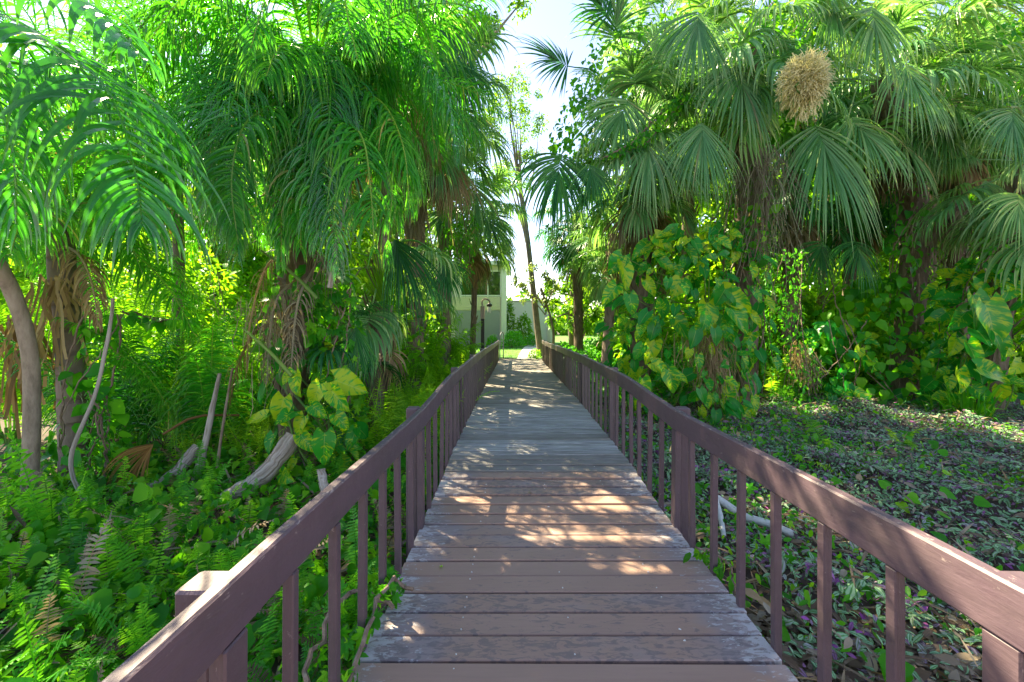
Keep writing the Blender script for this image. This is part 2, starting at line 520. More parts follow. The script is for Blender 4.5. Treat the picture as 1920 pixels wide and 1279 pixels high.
def deck_paint():
    m, nt, b, out = new_mat("worn_brown_deck_paint")
    at = N(nt, "Attribute", attribute_name="uvr")
    sp = N(nt, "SeparateXYZ"); nt.links.new(at.outputs["Vector"], sp.inputs[0])
    geo = N(nt, "NewGeometry")
    pos = N(nt, "VectorMath", operation='ADD'); nt.links.new(geo.outputs["Position"], pos.inputs[0])
    cm = N(nt, "CombineXYZ"); nt.links.new(math_(nt, 'MULTIPLY', sp.outputs[2], 50.0), cm.inputs[0])
    nt.links.new(cm.outputs[0], pos.inputs[1]); v = pos.outputs[0]
    big = noise(nt, mapping(nt, v, (1.5, 3.2, 1)), 1.0, 3, .6)
    grain = noise(nt, mapping(nt, v, (4, 60, 4)), 1.0, 4, .6)
    flake = noise(nt, mapping(nt, v, (17, 46, 10)), 1.0, 5, .7, .6)
    scuff = noise(nt, mapping(nt, v, (12, 34, 10)), 1.0, 5, .68, 1.0)
    ends = ramp(nt, math_(nt, 'ABSOLUTE', sp.outputs[0]), [(.58, (0, 0, 0)), (1.0, (1, 1, 1))])
    c = mixc(nt, big, (.3, .19, .138), (.36, .24, .18))
    c = mixc(nt, math_(nt, 'MULTIPLY', grain, .35), c, (.13, .08, .07))
    # grey film where the paint has thinned, dark scuffs in the middle, white flakes towards the ends
    thin = math_(nt, 'ADD', math_(nt, 'MULTIPLY', ends, .34), math_(nt, 'ADD', math_(nt, 'MULTIPLY', big, .6), math_(nt, 'MULTIPLY', sp.outputs[2], .3)))
    c = mixc(nt, math_(nt, 'MULTIPLY', ramp(nt, thin, [(.56, (0, 0, 0)), (.7, (1, 1, 1))]), .75), c, (.22, .19, .195))
    sc = math_(nt, 'ADD', scuff, math_(nt, 'MULTIPLY', math_(nt, 'SUBTRACT', sp.outputs[2], .5), .22))
    c = mixc(nt, math_(nt, 'MULTIPLY', ramp(nt, sc, [(.58, (0, 0, 0)), (.65, (1, 1, 1))]), .6), c, (.11, .095, .1))
    fl = math_(nt, 'ADD', flake, math_(nt, 'MULTIPLY', ends, math_(nt, 'ADD', math_(nt, 'MULTIPLY', big, .3), math_(nt, 'MULTIPLY', sp.outputs[2], .16))))
    ff = ramp(nt, fl, [(.705, (0, 0, 0)), (.76, (1, 1, 1))])
    c = mixc(nt, math_(nt, 'MULTIPLY', ff, .75), c, (.4, .39, .39))
    nt.links.new(c, b.inputs["Base Color"])
    b.inputs["Roughness"].default_value = .58
    b.inputs["Specular IOR Level"].default_value = .35
    bump(nt, b, math_(nt, 'ADD', math_(nt, 'MULTIPLY', grain, .4), ff), .25, .006)
    return m


def deck_grey():
    m, nt, b, out = new_mat("silvered_deck_wood")
    at = N(nt, "Attribute", attribute_name="uvr")
    sp = N(nt, "SeparateXYZ"); nt.links.new(at.outputs["Vector"], sp.inputs[0])
    geo = N(nt, "NewGeometry")
    pos = N(nt, "VectorMath", operation='ADD'); nt.links.new(geo.outputs["Position"], pos.inputs[0])
    cm = N(nt, "CombineXYZ"); nt.links.new(math_(nt, 'MULTIPLY', sp.outputs[2], 50.0), cm.inputs[0])
    nt.links.new(cm.outputs[0], pos.inputs[1]); v = pos.outputs[0]
    grain = noise(nt, mapping(nt, v, (2.2, 48, 4)), 1.0, 6, .7, .3)
    big = noise(nt, mapping(nt, v, (2.2, 5, 1)), 1.0, 3)
    c = ramp(nt, grain, [(.3, (.08, .075, .065)), (.48, (.29, .29, .28)), (.7, (.52, .52, .51))])
    c = mixc(nt, math_(nt, 'MULTIPLY', math_(nt, 'POWER', sp.outputs[2], 1.6), .8), c, (.15, .13, .105))
    c = mixc(nt, math_(nt, 'MULTIPLY', ramp(nt, big, [(.5, (0, 0, 0)), (.7, (1, 1, 1))]), .5), c, (.14, .13, .11))
    # farther boards keep more brown
    sy = N(nt, "SeparateXYZ"); nt.links.new(geo.outputs["Position"], sy.inputs[0])
    far = ramp(nt, math_(nt, 'MULTIPLY', sy.outputs[1], .1), [(.62, (0, 0, 0)), (.9, (1, 1, 1))])
    c = mixc(nt, math_(nt, 'MULTIPLY', far, .6), c, (.2, .165, .13))
    nt.links.new(c, b.inputs["Base Color"])
    b.inputs["Roughness"].default_value = .8
    b.inputs["Specular IOR Level"].default_value = .25
    bump(nt, b, grain, .5, .01)
    return m


M_DPAINT, M_DGREY = deck_paint(), deck_grey()


def plain(name, col, rough=.6, var=.25, sc=4.0, metallic=0.0, bs=.1):
    m, nt, b, out = new_mat(name)
    geo = N(nt, "NewGeometry")
    n1 = noise(nt, geo.outputs["Position"], sc, 5, .6)
    c = mixc(nt, math_(nt, 'MULTIPLY', n1, var * 2), col, tuple(x * .55 for x in col))
    nt.links.new(c, b.inputs["Base Color"])
    b.inputs["Roughness"].default_value = rough
    b.inputs["Metallic"].default_value = metallic
    bump(nt, b, n1, bs, .02)
    return m


M_WHITE = plain("white_paint", (.76, .72, .74), .5, .12)
M_CREAM = plain("cream_stucco", (.7, .6, .6), .8, .12)
M_BEIGE = plain("beige_siding", (.66, .58, .48), .7, .15)
M_GREYDOOR = plain("grey_blue_door", (.29, .29, .34), .6, .1)
M_BLACK = plain("dark_metal", (.03, .025, .022), .5, .2)
M_RUST = plain("pinkish_metal", (.45, .36, .31), .6, .3, 20)
M_RUSTY = plain("rusty_screw", (.12, .07, .05), .7, .3, 60)
M_BLEACH = plain("bleached_branch_wood", (.6, .6, .55), .7, .45, 24, bs=.5)
M_CONC = plain("concrete", (.55, .52, .47), .85, .2, 6)
M_SOIL = plain("dark_soil", (.075, .05, .035), .95, .35, 5, bs=.5)
M_LAWN = plain("lawn_soil", (.08, .2, .02), .95, .2, 8)
M_NAIL = plain("nail_head", (.6, .6, .58), .4, .1)
M_LAMPG, _nt, _b, _o = new_mat("frosted_lamp_glass"); _b.inputs["Base Color"].default_value = (.8, .8, .78, 1); _b.inputs["Roughness"].default_value = .3
M_GLASS, _nt, _b, _o = new_mat("green_reflection_glass"); _b.inputs["Base Color"].default_value = (.035, .06, .015, 1); _b.inputs["Roughness"].default_value = .04; _b.inputs["Specular IOR Level"].default_value = .9  # greenish reflection in the window is put into the glass base colour


# ------------------------------------------------------------------ the setting: ground, lawn, path
def sstep(a, b, x):
    t = np.clip((np.asarray(x, float) - a) / (b - a), 0, 1)
    return t * t * (3 - 2 * t)


def ground_z(x, y):
    x = np.asarray(x, float); y = np.asarray(y, float)
    z = -.42 + .3 * sstep(9, 17.5, y) + .06 * np.sin(x * 1.1 + .5) * np.sin(y * .9) * (1 - sstep(13, 17, y))
    z = z + .10 * sstep(1.5, 5, x) * (1 - sstep(12, 17, y)) + .05 * sstep(-1.5, -4, x) * (1 - sstep(12, 17, y))
    return z


def grid(xs, ys, zf, dz=0.0):
    X, Y = np.meshgrid(xs, ys)
    V = np.stack([X, Y, zf(X, Y) + dz], -1).reshape(-1, 3)
    nx, ny = len(xs), len(ys)
    i = np.arange(ny - 1)[:, None] * nx + np.arange(nx - 1)[None]
    F = np.stack([i, i + 1, i + 1 + nx, i + nx], -1).reshape(-1, 4)
    U = np.zeros((len(V), 3))
    return Geo().add(V, F, U)


xs = np.concatenate([[-600, -200, -80, -40], np.arange(-24, 24.1, .5), [40, 80, 200, 600]])
ys = np.concatenate([[-200, -60, -20, -10], np.arange(-5, 30.1, .5), [36, 45, 60, 100, 250, 900]])
tag(grid(xs, ys, ground_z).build('ground', M_SOIL, smooth=True), kind='structure')
tag(grid(np.arange(-14, 14.1, 1), np.arange(18.5, 60.1, 1), ground_z, .006).build('lawn', M_LAWN), kind='structure')
pg = Geo()
pc = catmull([(.52, 18.05, 0), (.62, 20, 0), (.85, 24, 0), (1.2, 28, 0), (2.2, 32, 0)], 24)
pl = pc + np.array([-.42, 0, 0]); pr_ = pc + np.array([.42, 0, 0])
V = np.concatenate([pl, pr_]); V[:, 2] = ground_z(V[:, 0], V[:, 1]) + .03
k = len(pl); F = np.array([[i, i + k, i + k + 1, i + 1] for i in range(k - 1)])
tag(pg.add(V, F, np.zeros((2 * k, 3))).build('path', M_CONC), kind='structure')


# ------------------------------------------------------------------ boardwalk
XL, XR = -.685, 1.19
XC = (XL + XR) / 2


def deck_z(y):
    y = np.asarray(y, float)
    return .055 * sstep(3.0, 4.6, y) - .02 * sstep(1.2, 3, y) + .02 * sstep(3, 4.6, y) - .17 * sstep(6.5, 18, y)


bw = thing('boardwalk', 'long narrow timber boardwalk, brown painted boards near and silvered bare boards beyond', 'boardwalk', (0, 0, 0))
rg = np.random.default_rng(11)
y = -1.2; gp, gg = Geo(), Geo(); nails = Geo(); kb = 0
while y < 18.0:
    painted = y < 4.15
    w = .158 if painted else .14
    gap = .017 if painted else .014
    r = rg.uniform()
    if painted and 3.55 < y < 3.72: r = .98
    ex = rg.normal(0, .006, 2)
    c = (XC + ex[0], y + w / 2, float(deck_z(y + w / 2)) - .019 + rg.normal(0, .001))
    V, F, U = cbox(c, (XR - XL + .03 + ex[1], w - gap, .038), .005, r)
    tilt = rg.normal(0, .0022)
    V[:, 2] += (V[:, 0] - XC) * tilt + (V[:, 1] - c[1]) * rg.normal(0, .006)
    (gp if painted and not (3.93 < y < 4.08) else gg).add(V, F, U)
    if painted:
        for sx in (XL + .42, XC + .02, XR - .38):
            for dy in (-.04, .04):
                if rg.uniform() < .45:
                    nails.add(*tube([(sx + rg.normal(0, .006), y + w / 2 + dy, c[2] + .017), (sx, y + w / 2 + dy, c[2] + .0215)], .0036, 6))
    y += w; kb += 1
gp.build('painted_decking', M_DPAINT, bw)
gg.build('weathered_decking', M_DGREY, bw)
nails.build('nail_heads', M_NAIL, bw)
yy = np.arange(-1.2, 18.01, .4)


def beam(x, y_list, zf, sx, top, h, ch=.006, rnd=0.0):
    """a timber swept along the walk: chamfered rectangle, top edge `top` above zf"""
    g = Geo(); k = len(y_list)
    a, b = sx / 2, ch
    sec = np.array([[-a, b - h], [-a + b, -h], [a - b, -h], [a, b - h], [a, -b], [a - b, 0], [-a + b, 0], [-a, -b]])
    V = np.zeros((k, 8, 3))
    for i, yv in enumerate(y_list):
        V[i, :, 0] = x + sec[:, 0]; V[i, :, 1] = yv; V[i, :, 2] = float(zf(yv)) + top + sec[:, 1]
    V = V.reshape(-1, 3)
    i = np.arange(k - 1)[:, None] * 8; j = np.arange(8)[None]
    F = np.stack([i + j, i + 8 + j, i + 8 + (j + 1) % 8, i + (j + 1) % 8], -1).reshape(-1, 4)
    o = (k - 1) * 8
    caps = [[0, 1, 2, 3], [0, 3, 4, 7], [7, 4, 5, 6]]
    F = np.vstack([F, np.array(caps), np.array([[o + q for q in c[::-1]] for c in caps])])
    U = np.zeros((len(V), 3)); U[:, 2] = np.tile([0, 0, 0, 0, 1, 1, 1, 1], k)
    return g.add(V, F, U)


sg = Geo()
for x in (XL + .09, XC, XR - .09):
    sg.merge(beam(x, yy, deck_z, .05, -.045, .18))
sg.build('stringers', M_POST, bw)

RAILH = .875
post_y = [-1.15, .98, 3.08, 5.2, 7.35, 9.5, 11.65, 13.8, 15.9, 17.85]
for side, xe, lab in ((-1, XL - .02, 'purple-brown wooden railing on the left side of the boardwalk, beside the fern bank'),
                      (1, XR + .02, 'purple-brown wooden railing on the right side of the boardwalk, beside the striped ground cover')):
    rl = thing('railing', lab, 'railing', (xe, 0, 0), 'boardwalk railings')
    tr = Geo()
    joints = [-1.2, 3.16, 7.4, 11.7, 15.85, 17.95]
    for a, b in zip(joints[:-1], joints[1:]):
        ysg = np.linspace(a + .003, b - .003, max(3, int((b - a) / .35)))
        tr.merge(beam(side * .002 * (joints.index(a) % 2), ysg, deck_z, .045, RAILH + .002 * (joints.index(a) % 2), .15, .007))
    tr.build('top_rail', M_RAIL, rl)
    pm = Geo().add(*cbox((0, 0, 0), (.088, .088, 1.42), .007)).mesh('post', M_POST)
    for py_ in post_y:
        zt = float(deck_z(py_)) + RAILH + (.006 if py_ < 4 else .002)
        po_ = link('post', pm, rl, (side * .0665, py_ + (.03 if py_ < 2 else 0), zt - .71 - (.022 if py_ < 2 else 0)), (0, 0, rg.normal(0, .02)))
    bm_ = Geo().add(*cbox((0, 0, 0), (.035, .037, .98), .004)).mesh('baluster', M_POST)
    bw2 = Geo().add(*cbox((0, 0, 0), (.042, .085, .98), .005)).mesh('wide_baluster', M_POST)
    yb = .14
    while yb < 17.7:
        near_post = min(abs(yb - p) for p in post_y)
        wide = near_post < .12
        zt = float(deck_z(yb)) + RAILH - .151
        o = link('baluster', bw2 if wide else bm_, rl, (rg.normal(0, .002), yb, zt - .49), (rg.normal(0, .006), rg.normal(0, .006), rg.normal(0, .03)))
        yb += .292 + rg.normal(0, .006)


# ------------------------------------------------------------------ leaf shapes
def rng(s): return np.random.default_rng(int(s) + 1000)


def fan_blade(g, p, d, side, R, seed, nseg=44, spread=120, droop=1.0, fold=.3, tipdroop=1.0, cup=.22):
    """a palmate blade of pleated, split segments; p the point where the stalk meets it"""
    r = rng(seed)
    th = np.radians(np.linspace(-spread, spread, nseg)) + r.normal(0, .045, nseg)
    d = nrm(d); side = nrm(side); n = nrm(np.cross(d, side))
    c, s = np.cos(th), np.sin(th)
    rib = R * .26 * np.clip(c, 0, 1) ** 1.5
    p0 = p + d[None] * rib[:, None] + G0[None] * (rib ** 2 / R * .5 * droop)[:, None]
    d0 = c[:, None] * d + s[:, None] * side + (cup * np.abs(s) * (1 + .3 * r.normal(0, 1, nseg)))[:, None] * n
    L = (R * (.72 + .28 * np.clip(c, -.2, 1)) * np.where(r.uniform(0, 1, nseg) < .12, r.uniform(.45, .8, nseg), r.uniform(.82, 1.12, nseg))) - rib * .6
    P = bend(p0, d0, L, droop * r.uniform(.75, 1.4, nseg) * tipdroop, 8, .06, .9)
    t = np.linspace(0, 1, 8)
    dth = 2 * np.radians(spread) / nseg
    w = np.minimum(t * R * dth * .62 + R * .006, R * dth * .27) * np.where(t < .45, 1, np.clip((1 - t) / .55, .03, 1) ** .8)
    Wd = np.repeat(w[None], nseg, 0) * r.uniform(.85, 1.15, (nseg, 1))
    rnd = np.clip(r.normal(.45, .22, nseg), 0, 1)
    return g.add(*strips(P, Wd, n, fold, rnd))


def fan_frond(seed, elev, pet=1.1, R=1.0, droop=1.0, petdroop=.35, nseg=44, spread=120):
    g = Geo()
    e = math.radians(elev)
    pc = bend(np.zeros((1, 3)), np.array([[math.cos(e), 0, math.sin(e)]]), pet, petdroop, 8)[0]
    g.add(*tube(pc, np.linspace(.02, .011, 8), 4, .8))
    d = nrm(pc[-1] - pc[-2])
    return fan_blade(g, pc[-1], d, np.array([0, 1.0, 0]), R, seed, nseg, spread, droop)


# openings among the hanging leaflets that let the sun reach the boards
GAPS = [(-.05, 1.05, 2.89, 2.94), (.0, .9, 2.52, 2.59), (.44, .64, 2.15, 2.2), (-.66, -.48, 2.0, 2.06), (.45, .9, 3.37, 3.41)]


def open_gaps(P):
    Q = np.concatenate([P, (P[:, 1:] + P[:, :-1]) / 2, P[:, 1:] * .25 + P[:, :-1] * .75, P[:, 1:] * .75 + P[:, :-1] * .25], 1)
    t = (Q[..., 2] - .02) / SUN.z
    x = Q[..., 0] - SUN.x * t; yv = Q[..., 1] - SUN.y * t
    hit = np.zeros(x.shape, bool)
    for a, b, c, d in GAPS: hit |= (x > a) & (x < b) & (yv > c) & (yv < d)
    return ~(hit & (Q[..., 2] > .9)).any(1)


def pinnate(pts, nl, ll, lw, droop, seed, k=6, start=.12, fwd=.55, up=.15, r0=.02, wide=3, vfold=.3, early=.9, org=None):
    """a feather frond: leaflets along both sides of a curved stalk"""
    r = rng(seed)
    C = catmull(pts, 24)
    T = nrm(np.gradient(C, axis=0))
    g = Geo().add(*tube(C, np.linspace(r0, .004, 24), 4, .95))
    t = np.linspace(start, 1, nl)
    ix = t * 23
    pos = np.stack([np.interp(ix, np.arange(24), C[:, a]) for a in range(3)], -1)
    tan = nrm(np.stack([np.interp(ix, np.arange(24), T[:, a]) for a in range(3)], -1))
    upv = np.array([0, 0, 1.0])
    sd = np.cross(tan, upv); bad = np.linalg.norm(sd, axis=-1) < .25
    ref = nrm(np.array([C[-1][0] - C[0][0], C[-1][1] - C[0][1], 0]))
    sd[bad] = np.cross(ref, upv)
    sd = nrm(sd); nn = nrm(np.cross(sd, tan))
    prof = np.clip(np.sin(np.pi * (t * .8 + .16)) ** .7, .25, 1)
    for s in (-1, 1):
        f = fwd + .9 * np.clip((t - .75) / .25, 0, 1)
        d0 = tan * (f[:, None] + r.normal(0, .16, (nl, 1))) + s * sd + nn * (up + r.normal(0, .24, (nl, 1))) + r.normal(0, .07, (nl, 3))
        L = ll * prof * np.where(r.uniform(0, 1, nl) < .08, r.uniform(.3, .7, nl), r.uniform(.8, 1.15, nl))
        P = bend(pos, d0, L, droop * r.uniform(.7, 1.3, nl), k, .0, early)
        tt = np.linspace(0, 1, k)
        w = lw * np.where(tt < .3, .45 + tt / .3 * .55, np.clip((1 - tt) / .7, .04, 1) ** .75)
        Wd = np.repeat(w[None], nl, 0) * r.uniform(.85, 1.15, (nl, 1)) * prof[:, None] ** .4
        rn = np.clip(r.normal(.45, .22, nl), 0, 1); ns = nn
        if org is not None:
            og = np.asarray(org)
            for fs in (.6, .35):
                bad = ~open_gaps(P + og)
                P[bad] = P[bad][:, :1] + (P[bad] - P[bad][:, :1]) * fs
            kp = open_gaps(P + og); P, Wd, ns, rn = P[kp], Wd[kp], nn[kp], rn[kp]
            if not len(P): continue
        g.add(*strips(P, Wd, ns, vfold, rn, wide))
    return g


def arc(elev, L, sag, k=6):
    e = math.radians(elev)
    return bend(np.zeros((1, 3)), np.array([[math.cos(e), 0, math.sin(e)]]), L, sag, 12)[0][::2] if k == 6 else None


def leaf(L=1.0, wd=.4, k=4, fold=.25, curl=.35, shape='ovate', wide=3, seed=0):
    t = np.linspace(0, 1, k)
    ang = curl * t
    x = np.cumsum(np.concatenate([[0], np.cos(ang[1:])])) / (k - 1) * L
    z = -np.cumsum(np.concatenate([[0], np.sin(ang[1:])])) / (k - 1) * L
    P = np.stack([x, 0 * x, z], -1)[None]
    if shape == 'ovate': w = np.sin(np.pi * np.clip(t * .93 + .05, 0, 1) ** .75) ** .9
    elif shape == 'heart': w = np.clip(1.05 * (1 - t) ** .62 * (1 - .0 * t), .02, 1); w[0] = .55
    else: w = np.clip(np.sin(np.pi * (t * .9 + .08)), .05, 1)
    w = np.maximum(w, .03) * wd / 2
    return Geo().add(*strips(P, w[None], np.array([0, 0, 1.0]), fold, [0.0], wide))


def heart_big(seed=0, wd=.8, k=9, nw=7, cup=.16):
    """broad leaf blade with basal lobes, length 1 along x"""
    r = rng(seed)
    v = np.linspace(0, 1, k); u = np.linspace(-1, 1, nw)
    w = wd / 2 * np.clip(np.sin(np.pi * v ** .62) ** .75, .02, 1); w[0] = wd * .26
    X = np.zeros((k, nw)); Y = np.zeros((k, nw)); Z = np.zeros((k, nw))
    ph = r.uniform(0, 6)
    for i in range(k):
        for j in range(nw):
            a = abs(u[j])
            X[i, j] = v[i] - .2 * a ** 1.6 * (1 - v[i]) ** 2
            Y[i, j] = u[j] * w[i]
            Z[i, j] = cup * a ** 1.5 * wd - .34 * v[i] ** 2 + .03 * math.sin(9 * v[i] + ph) * a
    V = np.stack([X, Y, Z], -1).reshape(-1, 3)
    i = np.arange(k - 1)[:, None] * nw + np.arange(nw - 1)[None]
    F = np.stack([i, i + nw, i + nw + 1, i + 1], -1).reshape(-1, 4)
    U = np.zeros((k, nw, 3)); U[..., 0] = (u[None] + 1) / 2; U[..., 1] = v[:, None]
    return Geo().add(V, F, U.reshape(-1, 3))


def palmate5(seed=0):
    g = Geo()
    lf = leaf(1, .42, 4, .15, .5)
    for a, s in ((0, 1), (.9, .85), (-.9, .85), (1.8, .6), (-1.8, .6)):
        c, sn = math.cos(a), math.sin(a)
        g.merge(lf, np.array([[c, -sn, 0], [sn, c, 0], [0, 0, 1]]) * s)
    return g


def fern_proto(seed, n=26, elev=50, sag=1.0, pl=.13, pw=.017):
    pts = arc(elev, 1.0, sag)
    return pinnate(pts, n, pl, pw, .35, seed, 3, .1, .25, .05, .006, 2)


LEAF_OV = [leaf(1, .45, 4, .2, .5), leaf(1, .38, 4, .3, .9), leaf(1, .5, 4, .15, .2)]
LEAF_SM = [leaf(1, .42, 3, .2, .5, wide=2), leaf(1, .5, 3, .2, .9, wide=2)]
LEAF_HT = [leaf(1, .95, 5, .18, .5, 'heart'), leaf(1, .85, 5, .25, .9, 'heart'), leaf(1, 1.0, 5, .12, .2, 'heart')]
LEAF_BIG = [heart_big(1, .72), heart_big(2, .8), heart_big(3, .66, cup=.24)]
LEAF_P5 = [palmate5()]
FERN_P = [fern_proto(i, 26, e, s) for i, (e, s) in enumerate(((70, .9), (55, 1.1), (40, 1.0), (80, .5)))]
FINE_P = [pinnate(arc(e, 1.0, s), 18, .16, .006, .3, 50 + i, 3, .1, .4, .1, .004, 2) for i, (e, s) in enumerate(((75, .8), (60, 1.2), (80, .5)))]


def rand_dirs(r, n, down=.3, spread=1.0):
    d = r.normal(0, 1, (n, 3)); d[:, 2] = d[:, 2] * .5 - down
    return nrm(d)


# ------------------------------------------------------------------ palms
ELEVS = [72, 48, 22, -5, -30, -55]
FANS, FANS_DEAD = {}, []
for e in ELEVS:
    FANS[e] = [fan_frond(e * 10 + i, e, 1.05 + .1 * i, 1.08, {72: 1.0, 48: 1.6, 22: 2.2, -5: 2.5, -30: 2.4, -55: 2.0}[e], nseg=50) for i in range(3)]
FAN_MESH = {}


def fan_mesh(e, i, mat):
    key = (e, i, mat.name)
    if key not in FAN_MESH:
        FAN_MESH[key] = FANS[e][i].mesh('frond', mat)
    return FAN_MESH[key]


DEAD_G = [fan_frond(900 + i, -62 - 8 * i, .9, .85, 1.6, .6, 30, 70) for i in range(3)]
DEAD_MESH = [g.mesh('dead_frond', M_DEAD) for g in DEAD_G]


def trunk_geo(pts, r0, r1, seed, boots=0, blen=.32, k=28, jit=.06, sides=12):
    C = catmull(pts, k)
    rr = np.linspace(r0, r1, k)
    g = Geo().add(*tube(C, rr, sides, .2, jit, seed))
    if boots:
        r = rng(seed)
        t = np.sort(r.uniform(.12, 1.0, boots))
        a = np.arange(boots) * 2.39996 + r.normal(0, .2, boots)
        pos = np.stack([np.interp(t * (k - 1), np.arange(k), C[:, q]) for q in range(3)], -1)
        rad = np.interp(t * (k - 1), np.arange(k), rr)
        out = np.stack([np.cos(a), np.sin(a), 0 * a], -1)
        d = out * r.uniform(.25, .7, (boots, 1)) + np.array([0, 0, 1.0]) + r.normal(0, .12, (boots, 3))
        P = bend(pos + out * rad[:, None] * .9, d, blen * r.uniform(.6, 1.2, boots), -.1, 4)
        w = np.array([.075, .06, .04, .022])
        g.add(*strips(P, np.repeat(w[None], boots, 0) * r.uniform(.7, 1.2, (boots, 1)), out, .25, r.uniform(0, 1, boots)))
        # fibres hanging between the stubs
        m = boots
        t2 = r.uniform(.3, 1.0, m); a2 = r.uniform(0, 2 * PI, m)
        pos = np.stack([np.interp(t2 * (k - 1), np.arange(k), C[:, q]) for q in range(3)], -1)
        rad = np.interp(t2 * (k - 1), np.arange(k), rr)
        out = np.stack([np.cos(a2), np.sin(a2), 0 * a2], -1)
        P = bend(pos + out * rad[:, None] * 1.02, out + r.normal(0, .3, (m, 3)), blen * r.uniform(.5, 1.4, m), 1.8, 5)
        g.add(*strips(P, np.full((m, 5), .006) * r.uniform(.6, 1.8, (m, 1)), out, .1, r.uniform(.3, 1, m), 2))
    return g


def sabal(label, base, top, r, live, dead, seed, scale=1.0, mat=None, group="fan palms along the boardwalk", dense=1.7, lo=-55, hi=75, boots=70, focal=(), mid=None, bmat=None, skip=None):
    """fan palm: shaggy trunk, a head of live fronds and a skirt of dead ones. focal: fans placed one by one"""
    mat = mat or M_FAN
    base = np.array(base, float); top = np.array(top, float)
    base[2] = float(ground_z(base[0], base[1])) - .05
    o = thing('fan_palm', label, 'palm', base, group)
    q = rng(seed)
    mid = (base + top) / 2 + q.normal(0, .08, 3) * np.array([1, 1, 0]) if mid is None else np.array(mid, float)
    trunk_geo([base - base, mid - base, top - base], r * 1.15, r, seed, boots).build('trunk', bmat or M_BOOT, o)
    tl = top - base
    live = int(live * dense)
    for i in range(live):
        f = (i + .5) / live
        e = hi + (lo - hi) * f ** .85
        ek = min(ELEVS, key=lambda v: abs(v - e))
        az = i * 2.39996 + q.normal(0, .25)
        if skip and skip(az % (2 * PI)): continue
        link('frond', fan_mesh(ek, int(q.integers(0, 3)), mat), o, tl + np.array([0, 0, .1 - .5 * f]), (q.normal(0, .12), (e - ek) * -PI / 180 * .6, az), scale * q.uniform(.85, 1.15))
    for i in range(dead):
        az = i * 2.39996 + q.normal(0, .4)
        link('dead_frond', DEAD_MESH[int(q.integers(0, 3))], o, tl + np.array([.1 * math.cos(az), .1 * math.sin(az), -.25 - q.uniform(0, .6)]), (0, q.normal(.1, .1), az), scale * q.uniform(.8, 1.2))
    for j, fo in enumerate(focal):
        px, py, Y, Rp, dx, dy, spread, droop = fo[:8]
        fm = fo[8] if len(fo) > 8 else mat
        toward = fo[9] if len(fo) > 9 else .35
        h = W(px, py, Y); R = .9 * Rp * Y / FOC
        st = top + np.array([0, 0, .15])
        midp = st * .45 + h * .55 + np.array([0, 0, .22 * np.linalg.norm(h - st)])
        g = Geo().add(*tube(catmull([st, midp, h], 10) - base, np.linspace(.022, .013, 10), 4, .9))
        d = nrm(np.array([dx, -toward, -dy]))
        side = nrm(np.cross(d, np.array([.1, -1.0, .35])))
        fan_blade(g, h - base, d, -side, R, seed * 31 + j, 60, spread, droop * 1.15, .5, cup=-.14)
        g.build('frond', fm, o)
    return o


# right-hand fan palms --------------------------------------------------
base1 = W(1195, 760, 8.9); top1 = W(1200, 265, 8.9)
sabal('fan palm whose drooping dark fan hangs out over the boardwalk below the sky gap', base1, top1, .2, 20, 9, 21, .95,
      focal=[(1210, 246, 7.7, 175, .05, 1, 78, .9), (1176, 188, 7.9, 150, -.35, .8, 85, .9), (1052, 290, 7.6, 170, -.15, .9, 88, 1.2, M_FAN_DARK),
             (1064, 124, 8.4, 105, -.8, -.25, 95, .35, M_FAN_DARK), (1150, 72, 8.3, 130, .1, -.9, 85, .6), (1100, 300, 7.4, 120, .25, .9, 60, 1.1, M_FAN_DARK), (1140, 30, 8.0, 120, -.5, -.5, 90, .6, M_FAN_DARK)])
base2 = W(1395, 770, 8.3); top2 = W(1400, 90, 8.3)
sabal('tall bright fan palm behind the big variegated vine, bare trunk showing', base2, top2, .2, 20, 8, 22, 1.05,
      focal=[(1378, 124, 7.2, 185, .15, 1, 88, 1.1), (1313, 216, 7.0, 190, -.05, 1, 55, .8), (1308, 12, 7.0, 195, -.15, 1, 62, .8), (1440, 70, 7.4, 150, .6, .6, 80, 1.0)])
base3 = W(1690, 720, 9.8); top3 = W(1655, 150, 9.4)
sabal('leaning fan palm with a large wind-swept fan hanging beside the cream blossom cluster', base3, top3, .24, 22, 10, 23, 1.1, mid=W(1715, 400, 9.7),
      focal=[(1524, 226, 7.6, 250, .16, 1, 68, .9), (1590, 222, 8.0, 165, .5, .75, 80, 1.0), (1631, 6, 7.6, 200, -.1, 1, 70, .9), (1683, 105, 7.8, 200, .25, 1, 62, .9), (1560, -20, 7.7, 180, -.2, 1, 75, .9), (1680, 250, 8.6, 140, .3, .9, 80, 1.0)])
base4 = W(1800, 715, 10.6); top4 = W(1790, 190, 10.4)
sabal('fan palm with one neat hanging fan above a grey skirt of dead fronds', base4, top4, .2, 16, 16, 24, 1.0,
      focal=[(1765, 222, 8.6, 130, .0, 1, 85, .9), (1740, 380, 9.8, 130, -.2, 1, 70, 1.2, M_DEAD), (1800, 370, 9.6, 140, .2, 1, 75, 1.2, M_DEAD), (1840, 330, 9.6, 120, .3, 1, 60, 1.2)])
base5 = W(1850, 700, 8.4); top5 = W(1935, 300, 8.0)
sabal('stout brown fan palm trunk leaning to the right edge of the view', base5, top5, .2, 16, 8, 25, .95,
      focal=[(1908, 362, 7.0, 130, -.35, .9, 80, 1.0), (1895, 200, 7.4, 150, -.3, .9, 75, 1.0)])
base6 = W(1480, 735, 10.4); top6 = W(1500, 330, 10.6)
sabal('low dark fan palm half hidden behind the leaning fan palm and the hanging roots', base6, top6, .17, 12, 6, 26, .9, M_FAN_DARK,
      focal=[(1603, 452, 9.0, 105, .05, 1, 85, 1.0, M_FAN_DARK), (1540, 450, 9.4, 100, -.3, .9, 70, 1.0)])
